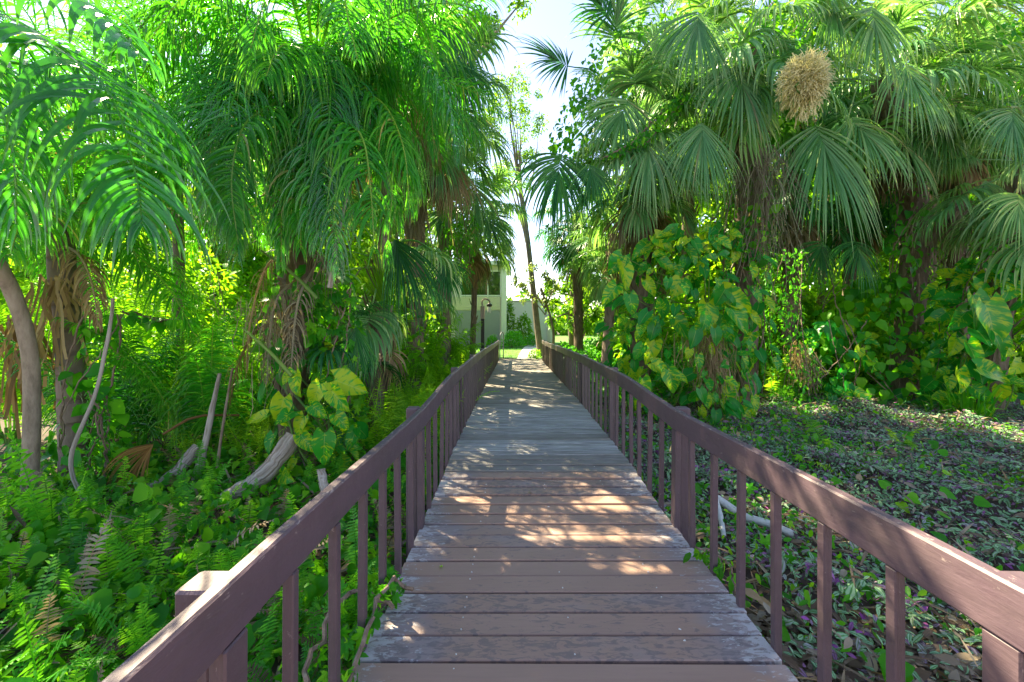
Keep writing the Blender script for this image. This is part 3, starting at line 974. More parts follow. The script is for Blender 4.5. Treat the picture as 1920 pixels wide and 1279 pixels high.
base7 = W(1133, 700, 11.0); top7 = W(1150, 440, 11.2)
sabal('short fan palm with sunlit pale trunk just beyond the right railing', base7, top7, .13, 16, 6, 27, .75, M_FAN, bmat=M_PALE, boots=20)
base8 = W(1085, 680, 14.5); top8 = W(1080, 400, 14.5)
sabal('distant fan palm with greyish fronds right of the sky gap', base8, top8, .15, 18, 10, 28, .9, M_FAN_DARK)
# left-hand fan palms
base9 = W(775, 740, 9.2); top9 = W(790, 170, 9.0)
sabal('tall fan palm with a grey dead skirt, fans bordering the sky gap', base9, top9, .2, 22, 20, 31, 1.05,
      focal=[(722, -5, 7.6, 150, -.1, 1, 80, 1.0), (808, 20, 7.4, 200, .35, 1, 60, .9, M_FAN_DARK), (850, 110, 7.8, 160, .3, 1, 70, 1.0, M_FAN_DARK), (815, 250, 8.0, 150, .25, 1, 60, 1.2), (740, 300, 8.0, 130, 0, 1, 70, 1.3, M_DEAD), (850, 300, 8.0, 130, .15, 1, 50, 1.3, M_DEAD), (860, 190, 7.9, 140, .4, .9, 60, 1.1)])
base10 = W(884, 660, 13.5); top10 = W(893, 395, 13.5)
sabal('slim fan palm in front of the house with spiky fans reaching into the sky gap', base10, top10, .085, 26, 10, 32, .95, boots=16,
      focal=[(890, 335, 11.5, 130, .1, 1, 85, .9), (905, 400, 11.4, 100, .5, .7, 85, .8), (850, 380, 11.6, 110, -.5, .8, 75, .9)])
base11 = W(700, 760, 6.6); top11 = W(712, 480, 6.6)
sabal('young fan palm with one huge arching frond and a yellow-green new fan', base11, top11, .12, 8, 6, 33, .75, M_FAN, boots=26,
      focal=[(728, 418, 5.8, 215, .42, .8, 42, 1.6, M_FAN_DARK, .2), (722, 610, 6.2, 170, -.05, -1, 34, .15, M_FAN_LIME, 0), (829, 487, 6.9, 100, .3, .8, 75, 1.1, M_FAN_DARK)])
base12 = W(668, 800, 5.6); top12 = W(640, 640, 5.6)
sabal('small fan palm with a single folded dark green fan hanging beside the trunk', base12, top12, .07, 4, 3, 34, .5, M_FAN_DARK, boots=12,
      focal=[(668, 588, 5.0, 150, .12, 1, 36, .5, M_FAN_DARK)])

for k_, (px, pyb, pyt, Y, sc_, lab, mt) in enumerate((
        (1290, 690, 190, 12.0, 1.2, 'background fan palm in the gap behind the big variegated vine', M_FAN), (1480, 690, 120, 12.5, 1.3, 'background fan palm rising behind the cream blossom', M_FAN),
        (1590, 690, 330, 12.0, 1.1, 'background fan palm low behind the leaning fan palm', M_FAN_DARK), (1740, 690, 60, 13.0, 1.3, 'tall background fan palm between the two right-hand skirted palms', M_FAN),
        (1880, 690, 170, 12.5, 1.3, 'background fan palm in the upper right corner behind the leafy creeper', M_FAN), (1240, 690, 60, 13.5, 1.2, 'tall background fan palm above the huge variegated vine', M_FAN),
        (640, 690, 260, 11.0, 1.2, 'background fan palm glimpsed between the leaflet curtain and the young fan palm', M_FAN), (770, 690, 60, 12.5, 1.2, 'tall background fan palm at the left border of the sky gap', M_FAN_DARK))):
    sabal(lab, W(px, pyb, Y), W(px + 10, pyt, Y), .15, 20, 10, 400 + k_, sc_, mt, group='fan palms behind the first row', boots=30)

# flower cluster on the leaning palm's stalk -----------------------------------------------
bl = thing('palm_blossom', 'cream frothy flower cluster hanging among the right-hand fan fronds', 'blossom', W(1508, 212, 6.5))
g = Geo(); q = rng(77)
n = 3600
cc = W(1508, 152, 6.3); bb = W(1508, 212, 6.5)
dirs = nrm(q.normal(0, 1, (n, 3)))
rad = q.uniform(.25, 1, n)[:, None] ** .5
pos = cc - bb + dirs * rad * np.array([.31, .28, .36])
pos[:260] = pos[:260] * np.array([.8, .8, 1]) - np.array([0, 0, .16])
P = bend(pos, dirs + q.normal(0, .9, (n, 3)), np.where(np.arange(n) < 260, q.uniform(.1, .22, n), q.uniform(.05, .16, n)), np.where(np.arange(n) < 260, 2.2, .5), 4)
g.add(*strips(P, np.full((n, 4), .0055), np.array([0, -1, .3]), .1, q.uniform(0, 1, n), 2))
g.build('flower_sprays', M_BLOOM, bl)
Geo().add(*tube(catmull([cc - bb + [0, 0, -.3], cc - bb, top3 - bb], 10), .014, 6)).build('stalk', M_GSTEM, bl)


# feather palms on the left -----------------------------------------------
def feather(label, base, pts, r0, r1, crown, fronds, seed, tmat, n_auto, L, ll, lw, droop, mat, els=(70, -25), nl=52, group='feather palms on the left', mid=None, skip=None, boots=0, crown_r=.1, ndead=5):
    base = np.array(base, float)
    o = thing('feather_palm', label, 'palm', base, group)
    trunk_geo([np.array(p) - base for p in pts], r0, r1, seed, boots, k=36, jit=.035, sides=16).build('trunk', tmat, o, smooth=True)
    q = rng(seed)
    crown = np.array(crown, float)
    for i in range(n_auto):
        f = (i + .5) / n_auto
        e = els[0] + (els[1] - els[0]) * f
        az = i * 2.39996 + q.normal(0, .2)
        if skip and skip(az % (2 * PI)): continue
        A = arc(e, L * q.uniform(.85, 1.1), 1.25)
        c, s = math.cos(az), math.sin(az)
        A = A @ np.array([[c, -s, 0], [s, c, 0], [0, 0, 1]]).T + crown - base + np.array([c, s, 0]) * crown_r
        pinnate(A, nl, ll, lw, droop, seed * 17 + i, org=base).build('frond', mat, o)
    for i in range(ndead):
        az = i * 2.39996 + q.normal(0, .5)
        A = arc(q.uniform(-40, 5), L * q.uniform(.5, .8), 2.6)
        c, s = math.cos(az), math.sin(az)
        A = A @ np.array([[c, -s, 0], [s, c, 0], [0, 0, 1]]).T + crown - base + np.array([c * .08, s * .08, -.15 - q.uniform(0, .3)])
        pinnate(A, 40, ll * .6, lw * .8, 2.6, seed * 23 + i, early=.5, org=base).build('dead_frond', M_DEADO if i % 3 == 1 else M_DEAD, o)
    for j, (P, kw) in enumerate(fronds):
        a = dict(nl=nl, ll=ll, lw=lw, droop=droop); kw = dict(kw); m = kw.pop('mat', mat); a.update(kw)
        pinnate([np.array(p) - base for p in P], a.pop('nl'), a.pop('ll'), a.pop('lw'), a.pop('droop'), seed * 19 + j, org=base, **a).build('frond', m, o)
    return o


# the nearest one: pale trunk at the left edge
b = W(55, 945, 4.2); b[2] = ground_z(b[0], b[1]) - .05
cr = np.array([-5.1, 3.0, 3.75])
feather('nearest feather palm at the left edge, smooth pale trunk bending left, broad glossy leaflets', b,
        [b, W(60, 760, 4.2), W(55, 660, 4.18), W(32, 570, 4.1), W(-5, 495, 3.95), W(-70, 400, 3.7), cr], .066, .06, cr,
        [([cr, W(-40, 20, 3.0), W(95, 80, 2.8), W(205, 175, 2.65), W(255, 330, 2.55), W(266, 420, 2.5)], dict(nl=44, ll=.9, lw=.027, droop=1.7, k=10, fwd=.45, r0=.016, early=.6)),
         ([cr, W(-60, -60, 2.7), W(60, -40, 2.3), W(170, 10, 2.1), W(270, 110, 2.0)], dict(nl=24, ll=.55, lw=.028, droop=2.4, k=10)),
         ([cr, W(-120, 90, 2.6), W(-40, 130, 2.4), W(20, 260, 2.3), W(30, 420, 2.3)], dict(nl=34, ll=.7, lw=.02, droop=2.6, k=9, early=.5)),
         ([cr, W(40, 120, 3.4), W(190, 120, 3.5), W(300, 200, 3.5), W(330, 330, 3.5)], dict(nl=44, ll=.75, lw=.019, droop=2.6, k=9, early=.5)),
         ([cr, W(0, -60, 3.6), W(140, -90, 3.8), W(300, 0, 4.0), W(370, 160, 4.0)], dict(nl=48, ll=.75, lw=.018, droop=2.6, k=9, early=.5))],
        41, M_PALE, 5, 2.2, .6, .019, 1.3, M_PINB, (60, 0), 36, skip=lambda a: a > 4.0 or a < .9)
# ringed trunk with a skirt of dry fronds
b = W(140, 930, 4.9); b[2] = ground_z(b[0], b[1]) - .05
cr = W(112, 400, 4.9)
feather('feather palm with ringed brown trunk wrapped in vines behind the pale trunk', b, [b, W(138, 800, 4.9), W(130, 640, 4.9), W(118, 520, 4.9), cr], .14, .12, cr,
        [([cr, W(150, 300, 4.6), W(230, 290, 4.3), W(300, 400, 4.2)], dict(nl=60, ll=.6, lw=.013)),
         ([cr, W(80, 260, 4.6), W(40, 300, 4.4), W(20, 430, 4.3)], dict(nl=50, ll=.6, lw=.013)),
         ([cr, W(170, 380, 4.6), W(230, 430, 4.5), W(270, 520, 4.5)], dict(nl=50, ll=.5, lw=.012))],
        42, M_RING, 16, 2.3, .65, .014, 2.0, M_PIN, (80, -45), 60, ndead=1)
# the curtain palm: crown near the top of the frame, long hanging leaflets
b = W(560, 885, 5.0); b[2] = ground_z(b[0], b[1]) - .05
cr = W(590, 140, 5.3)
CF = [[(500, 0, 4.9), (425, 30, 4.4), (390, 120, 4.1), (398, 260, 4.0), (408, 340, 4.0)],
      [(540, 40, 4.8), (490, 70, 4.4), (465, 160, 4.2), (470, 300, 4.2), (478, 380, 4.2)],
      [(590, 60, 4.8), (560, 110, 4.4), (545, 220, 4.2), (548, 370, 4.2)],
      [(620, 50, 4.8), (640, 90, 4.4), (640, 200, 4.2), (630, 340, 4.2)],
      [(640, 50, 4.9), (700, 80, 4.6), (735, 160, 4.4), (745, 280, 4.4)],
      [(680, 50, 5.2), (770, 90, 5.1), (815, 170, 5.0), (825, 270, 5.0)],
      [(520, 90, 4.5), (470, 110, 4.0), (430, 220, 3.8), (432, 380, 3.8)],
      [(560, 130, 4.6), (520, 170, 4.2), (505, 280, 4.0), (510, 420, 4.0)],
      [(480, 10, 5.0), (400, 0, 4.7), (330, 80, 4.6), (310, 220, 4.6)],
      [(450, -20, 5.2), (340, -30, 5.0), (260, 60, 5.0), (235, 190, 5.0)],
      [(600, 170, 4.5), (600, 200, 4.1), (585, 300, 3.95), (590, 440, 3.95)],
      [(640, 150, 4.6), (680, 190, 4.3), (690, 290, 4.2), (690, 400, 4.2)],
      [(540, 180, 4.4), (480, 220, 4.0), (450, 320, 3.9), (455, 440, 3.9)],
      [(500, 120, 4.8), (400, 150, 4.5), (350, 240, 4.4), (340, 360, 4.4)],
      [(660, 120, 5.0), (740, 170, 4.9), (780, 260, 4.9), (790, 350, 4.9)]]
qf = rng(4343); fr = []
for f in CF:
    for v_ in range(2):
        jx, jy, jd = qf.normal(0, 26 + 20 * v_), qf.normal(0, 20 + 18 * v_), qf.normal(.12 * v_, .12)
        ex_ = qf.normal(0, 30)
        pp = [W(p[0] + jx + ex_ * t_ / len(f), p[1] + 45 + jy + 20 * v_, p[2] + jd) for t_, p in enumerate(f)]
        fr.append(([cr] + pp, dict(nl=int(qf.integers(62, 92)), ll=qf.uniform(.55, .85), lw=qf.uniform(.011, .017), droop=qf.uniform(1.3, 3.0), k=7, early=qf.uniform(.4, .9), fwd=qf.uniform(.25, .6), mat=M_PINB if qf.uniform() < .45 else M_PIN)))
DF = [[(545, 470, 4.95), (500, 500, 4.7), (470, 600, 4.6), (462, 700, 4.6)], [(560, 520, 4.9), (520, 560, 4.6), (505, 640, 4.55), (500, 720, 4.55)], [(575, 450, 5.0), (610, 500, 4.8), (640, 600, 4.8)], [(545, 600, 4.9), (480, 620, 4.7), (445, 690, 4.65), (430, 760, 4.65)], [(590, 500, 4.9), (560, 560, 4.5), (548, 660, 4.45), (545, 740, 4.45)]]
fr += [([W(*p) for p in f], dict(nl=46, ll=.36, lw=.007, droop=2.4, early=.5, mat=M_DEADO if i_ == 3 else M_DEAD)) for i_, f in enumerate(DF)]
fr += [([cr, W(520, -60, 4.7), W(350, -40, 4.2), W(270, 45, 3.9), W(215, 95, 3.7)], dict(nl=54, ll=.85, lw=.02, droop=1.1, r0=.025)),
       ([cr, W(560, -80, 4.2), W(470, -70, 3.5), W(350, -10, 3.2), W(270, 90, 3.1)], dict(nl=46, ll=.6, lw=.016, droop=1.6)),
       ([cr, W(600, -80, 4.2), W(560, -70, 3.6), W(500, 0, 3.4), W(470, 90, 3.3)], dict(nl=46, ll=.6, lw=.015, droop=1.6)),
       ([cr, W(640, -60, 4.2), W(640, -60, 3.7), W(650, 20, 3.5), W(670, 110, 3.4)], dict(nl=46, ll=.6, lw=.014, droop=1.5)),
       ([cr, W(680, -60, 4.8), W(740, -30, 4.6), W(790, 40, 4.6), W(820, 120, 4.6)], dict(nl=56, ll=.55, lw=.014, droop=1.0))]
feather('shaggy-trunked feather palm whose long leaflets hang like a curtain over the variegated vine', b, [b, W(548, 760, 5.0), W(560, 560, 5.1), W(575, 300, 5.2), cr], .17, .13, cr,
        fr, 43, M_BOOT, 15, 2.7, .85, .013, 2.8, M_PIN, (65, -45), 66, boots=60)
b = W(330, 800, 7.0); b[2] = ground_z(b[0], b[1]) - .05
cr = W(330, 250, 7.2)
feather('farther feather palm seen through the gap between the two vine-wrapped trunks', b, [b, W(335, 500, 7.0), cr], .09, .08, cr, [], 44, M_RING, 13, 3.0, .85, .014, 2.2, M_PIN, (80, -45), 60)
b = W(520, 760, 7.6); b[2] = ground_z(b[0], b[1]) - .05
cr = W(510, 330, 7.8)
feather('backlit feather palm low behind the curtain of hanging leaflets', b, [b, W(530, 500, 7.6), cr], .1, .08, cr, [], 45, M_RING, 13, 2.6, .75, .014, 2.0, M_PIN, (80, -45), 56)
b = W(150, 760, 7.4); b[2] = ground_z(b[0], b[1]) - .05
cr = W(150, 180, 7.4)
feather('tall feather palm behind the left edge palms, crown hidden among their fronds', b, [b, W(150, 500, 7.4), cr], .1, .08, cr, [], 46, M_RING, 13, 3.0, .85, .014, 2.0, M_PIN, (80, -45), 60)


b = W(705, 740, 6.4); b[2] = ground_z(b[0], b[1]) - .05
cr = W(735, 150, 6.2)
feather('slender bright green feather palm between the leaflet curtain and the dead-skirted fan palm', b, [b, W(715, 500, 6.4), cr], .075, .06, cr,
        [([cr, W(700, 80, 5.6), W(650, 130, 5.2), W(630, 260, 5.1), W(640, 380, 5.1)], dict(nl=70, ll=.7, lw=.012, droop=2.8, early=.4)),
         ([cr, W(760, 90, 5.6), W(800, 160, 5.2), W(815, 290, 5.1)], dict(nl=70, ll=.6, lw=.012, droop=2.6, early=.4)),
         ([cr, W(720, 120, 5.4), W(700, 200, 5.0), W(700, 330, 4.9)], dict(nl=70, ll=.6, lw=.012, droop=2.6, early=.4))],
        47, M_RING, 16, 2.2, .65, .012, 2.2, M_PIN, (75, -40), 60)


def palm_clump(label, px, py, Y, n, L, seed, mat):
    """young feather palms rising from the ground: a fan of arching fronds and short stems"""
    c = W(px, py, Y); c[2] = float(ground_z(c[0], c[1])) - .03
    o = thing('palm_clump', label, 'palm', c, 'young feather palms')
    q = rng(seed); st = Geo()
    for i in range(n):
        az = i * 2.39996 + q.normal(0, .3); e = q.uniform(62, 86)
        A = arc(e, L * q.uniform(.6, 1.15), q.uniform(1.1, 1.7))
        cs, sn = math.cos(az), math.sin(az)
        A = A @ np.array([[cs, -sn, 0], [sn, cs, 0], [0, 0, 1]]).T + np.array([cs, sn, 0]) * q.uniform(.02, .25)
        pinnate(A, 46, .5, .014, 1.6, seed * 13 + i, 6, .3, .5, .1, .014, early=.6).build('frond', mat, o)
        st.add(*tube([A[0] - [0, 0, .05], A[0] * .5 + A[1] * .5], [.035, .02], 6))
    st.build('stems', M_GSTEM, o)


palm_clump('young feather palm clump behind the dark strung heart leaves on the left', 265, 745, 6.6, 13, 2.7, 301, M_PINL)
palm_clump('young feather palm clump left of the shaggy trunk, backlit yellow-green', 420, 740, 6.4, 14, 2.8, 302, M_PINL)
palm_clump('young feather palm clump in the sun right of the shaggy trunk', 640, 730, 7.4, 12, 2.8, 303, M_PINL)
palm_clump('low dark feather palm clump just behind the dead stalks and bleached logs', 395, 850, 5.5, 13, 2.3, 308, M_PIN)
palm_clump('low dark feather palm clump between the ringed trunk and the dry fan leaf', 235, 850, 5.6, 13, 2.5, 309, M_PINB)
palm_clump('young feather palm clump at the far left behind the pale trunk', 20, 780, 6.2, 14, 3.0, 304, M_PINL)
palm_clump('young feather palm clump hiding the left part of the house', 835, 672, 12.5, 13, 2.3, 307, M_PINL)
palm_clump('young feather palm clump below the dead-skirted fan palm', 790, 715, 9.6, 12, 2.6, 306, M_PINL)


# ------------------------------------------------------------------ climbing vines and leaf masses
def climb(g, pts, r, n, protos, size, seed, out=.25, down=.75, cam=.5, jitter=.5, lift=.0):
    """leaves around a trunk-like path"""
    q = rng(seed)
    C = catmull(pts, 30)
    t = q.uniform(0, 29, n); a = q.uniform(0, 2 * PI, n)
    pos = np.stack([np.interp(t, np.arange(30), C[:, k]) for k in range(3)], -1)
    o = np.stack([np.cos(a), np.sin(a), 0 * a], -1)
    rr = np.interp(t, np.arange(30), np.broadcast_to(np.interp(np.linspace(0, 1, 30), np.linspace(0, 1, len(np.atleast_1d(r))), np.atleast_1d(r)), (30,)))
    pos = pos + o * (rr * q.uniform(.8, 1.25 + out, n))[:, None]
    d = o * .5 + np.array([0, 0, -down]) + q.normal(0, jitter, (n, 3))
    nn = o * .8 + np.array([0, -cam, .7]) + q.normal(0, .3, (n, 3))
    sz = size * q.uniform(.55, 1.3, n)
    return scat(g, protos, pos, d, nn, sz, q.uniform(0, 1, n), seed)


def vine(name, label, pts, r, n, protos, size, seed, mat, smat=None, group=None, nst=4, cat='vine', smooth=False, **kw):
    pts = [np.array(p, float) for p in pts]
    base = pts[0].copy()
    o = thing(name, label, cat, base, group)
    rel = [p - base for p in pts]
    climb(Geo(), rel, r, n, protos, size, seed, **kw).build('leaves', mat, o, smooth=smooth)
    g = Geo(); q = rng(seed + 5)
    C = catmull(rel, 24)
    rmax = float(np.max(np.atleast_1d(r)))
    for i in range(nst):
        ph = q.uniform(0, 6.28); w = q.uniform(.5, 1.6) * q.choice([-1, 1])
        a = ph + w * np.linspace(0, 2.5, 24)
        g.add(*tube(C + np.stack([np.cos(a), np.sin(a), 0 * a], -1) * rmax * .85 + q.normal(0, .01, (24, 3)), q.uniform(.006, .013), 5, cap=False))
    g.build('stems', smat or M_STEM, o)
    return o


def big_leaf_vine(label, leaves_at, core, r, n, size, seed, group='variegated climbing vines'):
    """variegated vine: named large leaves plus a mass of smaller ones around its support"""
    core = [np.array(p, float) for p in core]; base = core[0].copy()
    o = thing('variegated_vine', label, 'vine', base, group)
    q = rng(seed)
    g = climb(Geo(), [p - base for p in core], r, n, LEAF_BIG, size, seed, out=.4, down=.55, cam=.9, jitter=.42)
    g.build('leaves', M_VAR, o, smooth=True)
    st = Geo()
    C = catmull(core, 20)
    for i, (px, py, Y, s, dx, dy) in enumerate(leaves_at):
        c = W(px, py, Y); L = .9 * s * Y / FOC
        d = nrm(np.array([dx, -.25, -dy])); nn = np.array([q.normal(0, .25), -1.0, .55])
        lg = scat(Geo(), [LEAF_BIG[i % 3]], [c - d * L * .5 - base], [d], [nn], [L], [q.uniform(.5, 1)], seed)
        lg.build('large_leaf', M_VAR, o, smooth=True)
        a = C[np.argmin(np.linalg.norm(C - c, axis=1))]
        e = c - d * L * .5
        st.add(*tube(catmull([a - base, (a + e) / 2 - base + [0, 0, -.08], e - base], 8), .008, 5))
    for i in range(4):
        ph = q.uniform(0, 6)
        aa = ph + np.linspace(0, 4, 20) * q.choice([-1, 1])
        rm = float(np.mean(r))
        st.add(*tube(C - base + np.stack([np.cos(aa), np.sin(aa), 0 * aa], -1) * rm * .7, .013, 5))
    st.build('stems', M_GSTEM, o)
    return o


# the big one on the right
big_leaf_vine('huge variegated vine with yellow-splashed leaves swallowing two trunks right of the boardwalk',
              [(1325, 600, 6.9, 74, -.1, 1), (1352, 560, 7.0, 66, -.5, .5), (1385, 565, 6.9, 72, .7, .5), (1390, 600, 6.8, 66, .6, .8), (1368, 615, 7.0, 60, .4, 1), (1345, 620, 7.1, 50, .0, 1),
               (1175, 515, 7.5, 62, .25, .9), (1155, 495, 7.6, 50, -.5, .6), (1143, 553, 7.4, 52, -.6, .7), (1185, 572, 7.3, 46, .2, 1), (1245, 455, 7.6, 48, .6, .5), (1252, 500, 7.5, 46, .6, .6),
               (1280, 615, 7.2, 52, .5, .7), (1230, 615, 7.2, 40, .6, .6), (1220, 660, 7.1, 52, -.4, .8), (1240, 690, 7.0, 44, .8, .4), (1260, 715, 6.9, 50, .3, 1), (1210, 730, 6.9, 46, .2, 1), (1300, 480, 7.4, 44, .5, .8), (1270, 540, 7.3, 46, -.4, .8), (1220, 540, 7.4, 40, .5, .8),
               (1255, 440, 7.6, 50, -.7, .4), (1320, 460, 7.5, 44, .7, .5), (1200, 470, 7.8, 46, -.6, .5)],
              [W(1290, 775, 8.0), W(1275, 690, 8.0), W(1270, 600, 8.0), W(1290, 500, 8.0), W(1310, 430, 8.1)], [.6, .85, .9, .8, .45], 480, .25, 61)
big_leaf_vine('variegated vine with three overlapping huge leaves near the right edge of the clearing',
              [(1840, 590, 7.6, 84, .15, 1), (1868, 610, 7.4, 96, .2, .9), (1800, 600, 7.8, 60, -.7, .6), (1770, 560, 8.2, 50, -.9, .1), (1880, 645, 7.4, 70, .4, .8), (1830, 665, 7.5, 56, .3, .7), (1870, 700, 7.3, 70, .9, .3), (1806, 715, 7.4, 50, .1, .9), (1790, 650, 7.8, 44, -.5, .8), (1850, 550, 7.8, 60, .5, .6)],
              [W(1850, 760, 8.2), W(1850, 650, 8.2), W(1860, 540, 8.2), W(1880, 480, 8.2)], [.6, .75, .5, .25], 170, .32, 62)
big_leaf_vine('variegated vine on the shaggy trunk left of the boardwalk, one mottled leaf hanging low',
              [(590, 742, 4.1, 52, -.3, .8), (655, 722, 4.1, 72, .95, .25), (636, 752, 4.0, 58, .6, .6), (607, 842, 3.9, 66, .05, 1), (525, 770, 4.2, 56, -.2, 1), (555, 720, 4.2, 54, .1, .9), (560, 800, 4.2, 46, -.4, .9), (640, 790, 4.1, 40, .7, .6), (598, 772, 4.05, 44, .8, .5)],
              [W(585, 870, 4.6), W(580, 790, 4.6), W(570, 720, 4.7), W(565, 650, 4.8)], [.3, .38, .3, .15], 50, .2, 63)
# heart-leaf vines
vine('heart_leaf_vine', 'heart-leaf vine sleeving the shaggy trunk above the left variegated vine', [W(550, 700, 4.9), W(555, 580, 4.95), W(562, 460, 5.0), W(570, 360, 5.05)], [.3, .24, .22, .18], 200, LEAF_HT, .15, 169, M_HEART, smooth=True)
vine('variegated_climber', 'variegated leaves climbing the bare tall palm trunk right of the big vine', [W(1400, 740, 7.9), W(1395, 620, 7.9), W(1395, 520, 7.9), W(1400, 430, 8.0)], [.4, .34, .28, .2], 90, LEAF_BIG, .26, 170, M_VAR, smooth=True, cam=.9)
vine('heart_leaf_vine', 'green heart-leaf vine heaped over a stump between the two variegated vines', [W(1635, 745, 9.6), W(1630, 660, 9.6), W(1625, 590, 9.6), W(1640, 520, 9.6)], [.95, 1.0, .7, .3], 480, LEAF_HT, .22, 64, M_CREEP, smooth=True)
vine('heart_leaf_vine', 'heart-leaf vine climbing the leaning right-hand palm trunk', [W(1690, 540, 9.2), W(1690, 460, 9.2), W(1700, 380, 9.3)], [.22, .2, .2], 46, LEAF_HT, .22, 65, M_HEART, smooth=True)
vine('heart_leaf_vine', 'string of heart leaves hanging down the bare trunk beneath the tall right-hand palm', [W(1418, 500, 7.6), W(1425, 400, 7.6), W(1420, 310, 7.7)], [.15, .18, .14], 70, LEAF_HT, .15, 66, M_CREEP, smooth=True)
vine('heart_leaf_vine', 'large-leaved heart vine wrapping the ringed brown trunk on the left', [W(175, 930, 4.6), W(165, 800, 4.6), W(172, 690, 4.6), W(185, 590, 4.7)], [.24, .2, .14, .14], 90, LEAF_HT, .17, 67, M_HEART, smooth=True)
vine('small_leaf_vine', 'dense column of tiny glossy leaves beside the ringed brown trunk', [W(182, 925, 4.5), W(186, 830, 4.5), W(184, 730, 4.5)], [.07, .08, .06], 420, LEAF_OV, .05, 68, M_HEART)
vine('heart_leaf_vine', 'row of dark heart leaves strung across the backlit gap on the left', [W(235, 585, 5.6), W(290, 600, 5.6), W(345, 600, 5.6)], .1, 34, LEAF_HT, .16, 69, M_HEART, smooth=True)
vine('creeper', 'bright five-leaved creeper cascading down the shaggy trunk beside the young fan palm', [W(635, 800, 5.0), W(632, 700, 4.9), W(625, 600, 4.9), W(618, 530, 4.9)], [.28, .22, .2, .2], 240, LEAF_P5, .12, 70, M_CREEP, group='creepers')
vine('creeper', 'blue-green creeper sheathing a thin trunk with a root skirt right of the big variegated vine', [W(1500, 745, 8.9), W(1478, 650, 8.9), W(1466, 560, 8.9), W(1470, 470, 8.9)], [.4, .3, .26, .3], 900, LEAF_OV, .1, 71, M_HEART, group='creepers')
vine('creeper', 'leafy creeper draped over the fronds around the cream blossom', [W(1450, 260, 7.9), W(1440, 150, 8.0), W(1450, 60, 8.2), W(1500, 0, 8.4)], [.45, .6, .6, .6], 900, LEAF_HT, .13, 72, M_CREEP, group='creepers', smooth=True)
vine('creeper', 'bright creeper trailing over the fan fronds left of the tall right-hand palm', [W(1140, 300, 7.6), W(1200, 265, 7.5), W(1250, 210, 7.6), W(1290, 180, 7.7)], [.12, .16, .16, .12], 420, LEAF_OV, .11, 73, M_CREEP, group='creepers')
vine('creeper', 'yellow-green creeper tangled through the upright fans beside the sky gap', [W(1090, 300, 9.2), W(1120, 200, 9.0), W(1190, 100, 9.0), W(1230, 20, 9.2)], [.7, .5, .8, .8], 1100, LEAF_HT, .13, 74, M_CREEP, group='creepers', smooth=True)
vine('creeper', 'leafy creeper filling the upper right corner behind the fan palms', [W(1760, 260, 10.5), W(1830, 150, 10.5), W(1880, 60, 10.6), W(1910, -20, 10.8)], [.9, 1.2, 1.3, 1.2], 1900, LEAF_OV, .2, 75, M_CREEP, group='creepers')
vine('creeper', 'small creeper on the slim palm in front of the house', [W(860, 520, 10.5), W(860, 420, 10.5), W(850, 330, 10.6)], [.25, .35, .3], 420, LEAF_OV, .13, 76, M_CREEP, group='creepers')
vine('creeper', 'fine creeper with dry threads on the leaning right-hand palm trunk', [W(1712, 700, 9.4), W(1715, 560, 9.4), W(1712, 400, 9.4), W(1690, 300, 9.4)], [.5, .4, .36, .34], 700, LEAF_OV, .1, 176, M_HEART, group='creepers')
vine('creeper', 'fine creeper sleeving the two trunks behind the huge variegated vine', [W(1390, 560, 7.9), W(1395, 440, 7.9), W(1400, 330, 8.0), W(1410, 240, 8.0)], [.4, .36, .36, .4], 600, LEAF_OV, .1, 177, M_CREEP, group='creepers')
vine('creeper', 'fine creeper on the stout trunk at the right edge', [W(1850, 560, 8.1), W(1880, 470, 7.9), W(1905, 390, 7.9)], [.4, .36, .34], 300, LEAF_OV, .1, 178, M_HEART, group='creepers')
# creeper on the left railing, near
o = vine('creeper', 'five-leaved creeper growing up through the left railing onto the deck edge', [(-.80, 1.35, -.3), (-.77, 1.45, .0), (-.76, 1.75, .1), (-.75, 2.1, .15), (-.62, 2.15, .06)], [.1, .12, .09, .08, .06], 110, LEAF_P5, .058, 79, M_CREEP, group='creepers', nst=2, smooth=True)
vine('creeper', 'sprig of creeper poking onto the deck at the foot of a right-hand post', [(1.27, 2.45, -.1), (1.25, 2.5, .02), (1.17, 2.55, .06)], [.07, .07, .05], 26, LEAF_OV, .075, 80, M_CREEP, group='creepers', nst=1)


vine('variegated_climber', 'low variegated leaves spreading along the bank between the thin trunk and the heart-leaf heap', [W(1540, 745, 9.2), W(1560, 680, 9.3), W(1580, 600, 9.4)], [.6, .55, .3], 90, LEAF_BIG, .3, 171, M_VAR, smooth=True, cam=.9)
vine('variegated_climber', 'low variegated leaves on the bank left of the three huge leaves', [W(1740, 750, 9.0), W(1750, 690, 9.0), W(1755, 620, 9.1)], [.6, .5, .3], 80, LEAF_BIG, .3, 172, M_VAR, smooth=True, cam=.9)


# hanging dry roots -----------------------------------------------------
def hang(name, label, cat, pts, n, L, seed, mat, wd=.006, spread=.25, group=None):
    pts = [np.array(p, float) for p in pts]; base = pts[-1].copy()
    o = thing(name, label, cat, base, group)
    q = rng(seed); C = catmull(pts, 20)
    p = C[q.integers(0, 20, n)] - base + q.normal(0, spread, (n, 3)) * [1, .6, .25]
    d = np.stack([q.normal(0, .25, n), q.normal(0, .25, n), -np.ones(n)], -1)
    P = bend(p, d, L * q.uniform(.4, 1.2, n), .5, 7)
    P = P + np.cumsum(q.normal(0, .016, P.shape), 1)
    Geo().add(*strips(P, np.full((n, 7), wd) * q.uniform(.5, 1.6, (n, 1)), np.array([.2, -1, 0]), .1, q.uniform(0, 1, n), 2)).build('strands', mat, o)
    return o


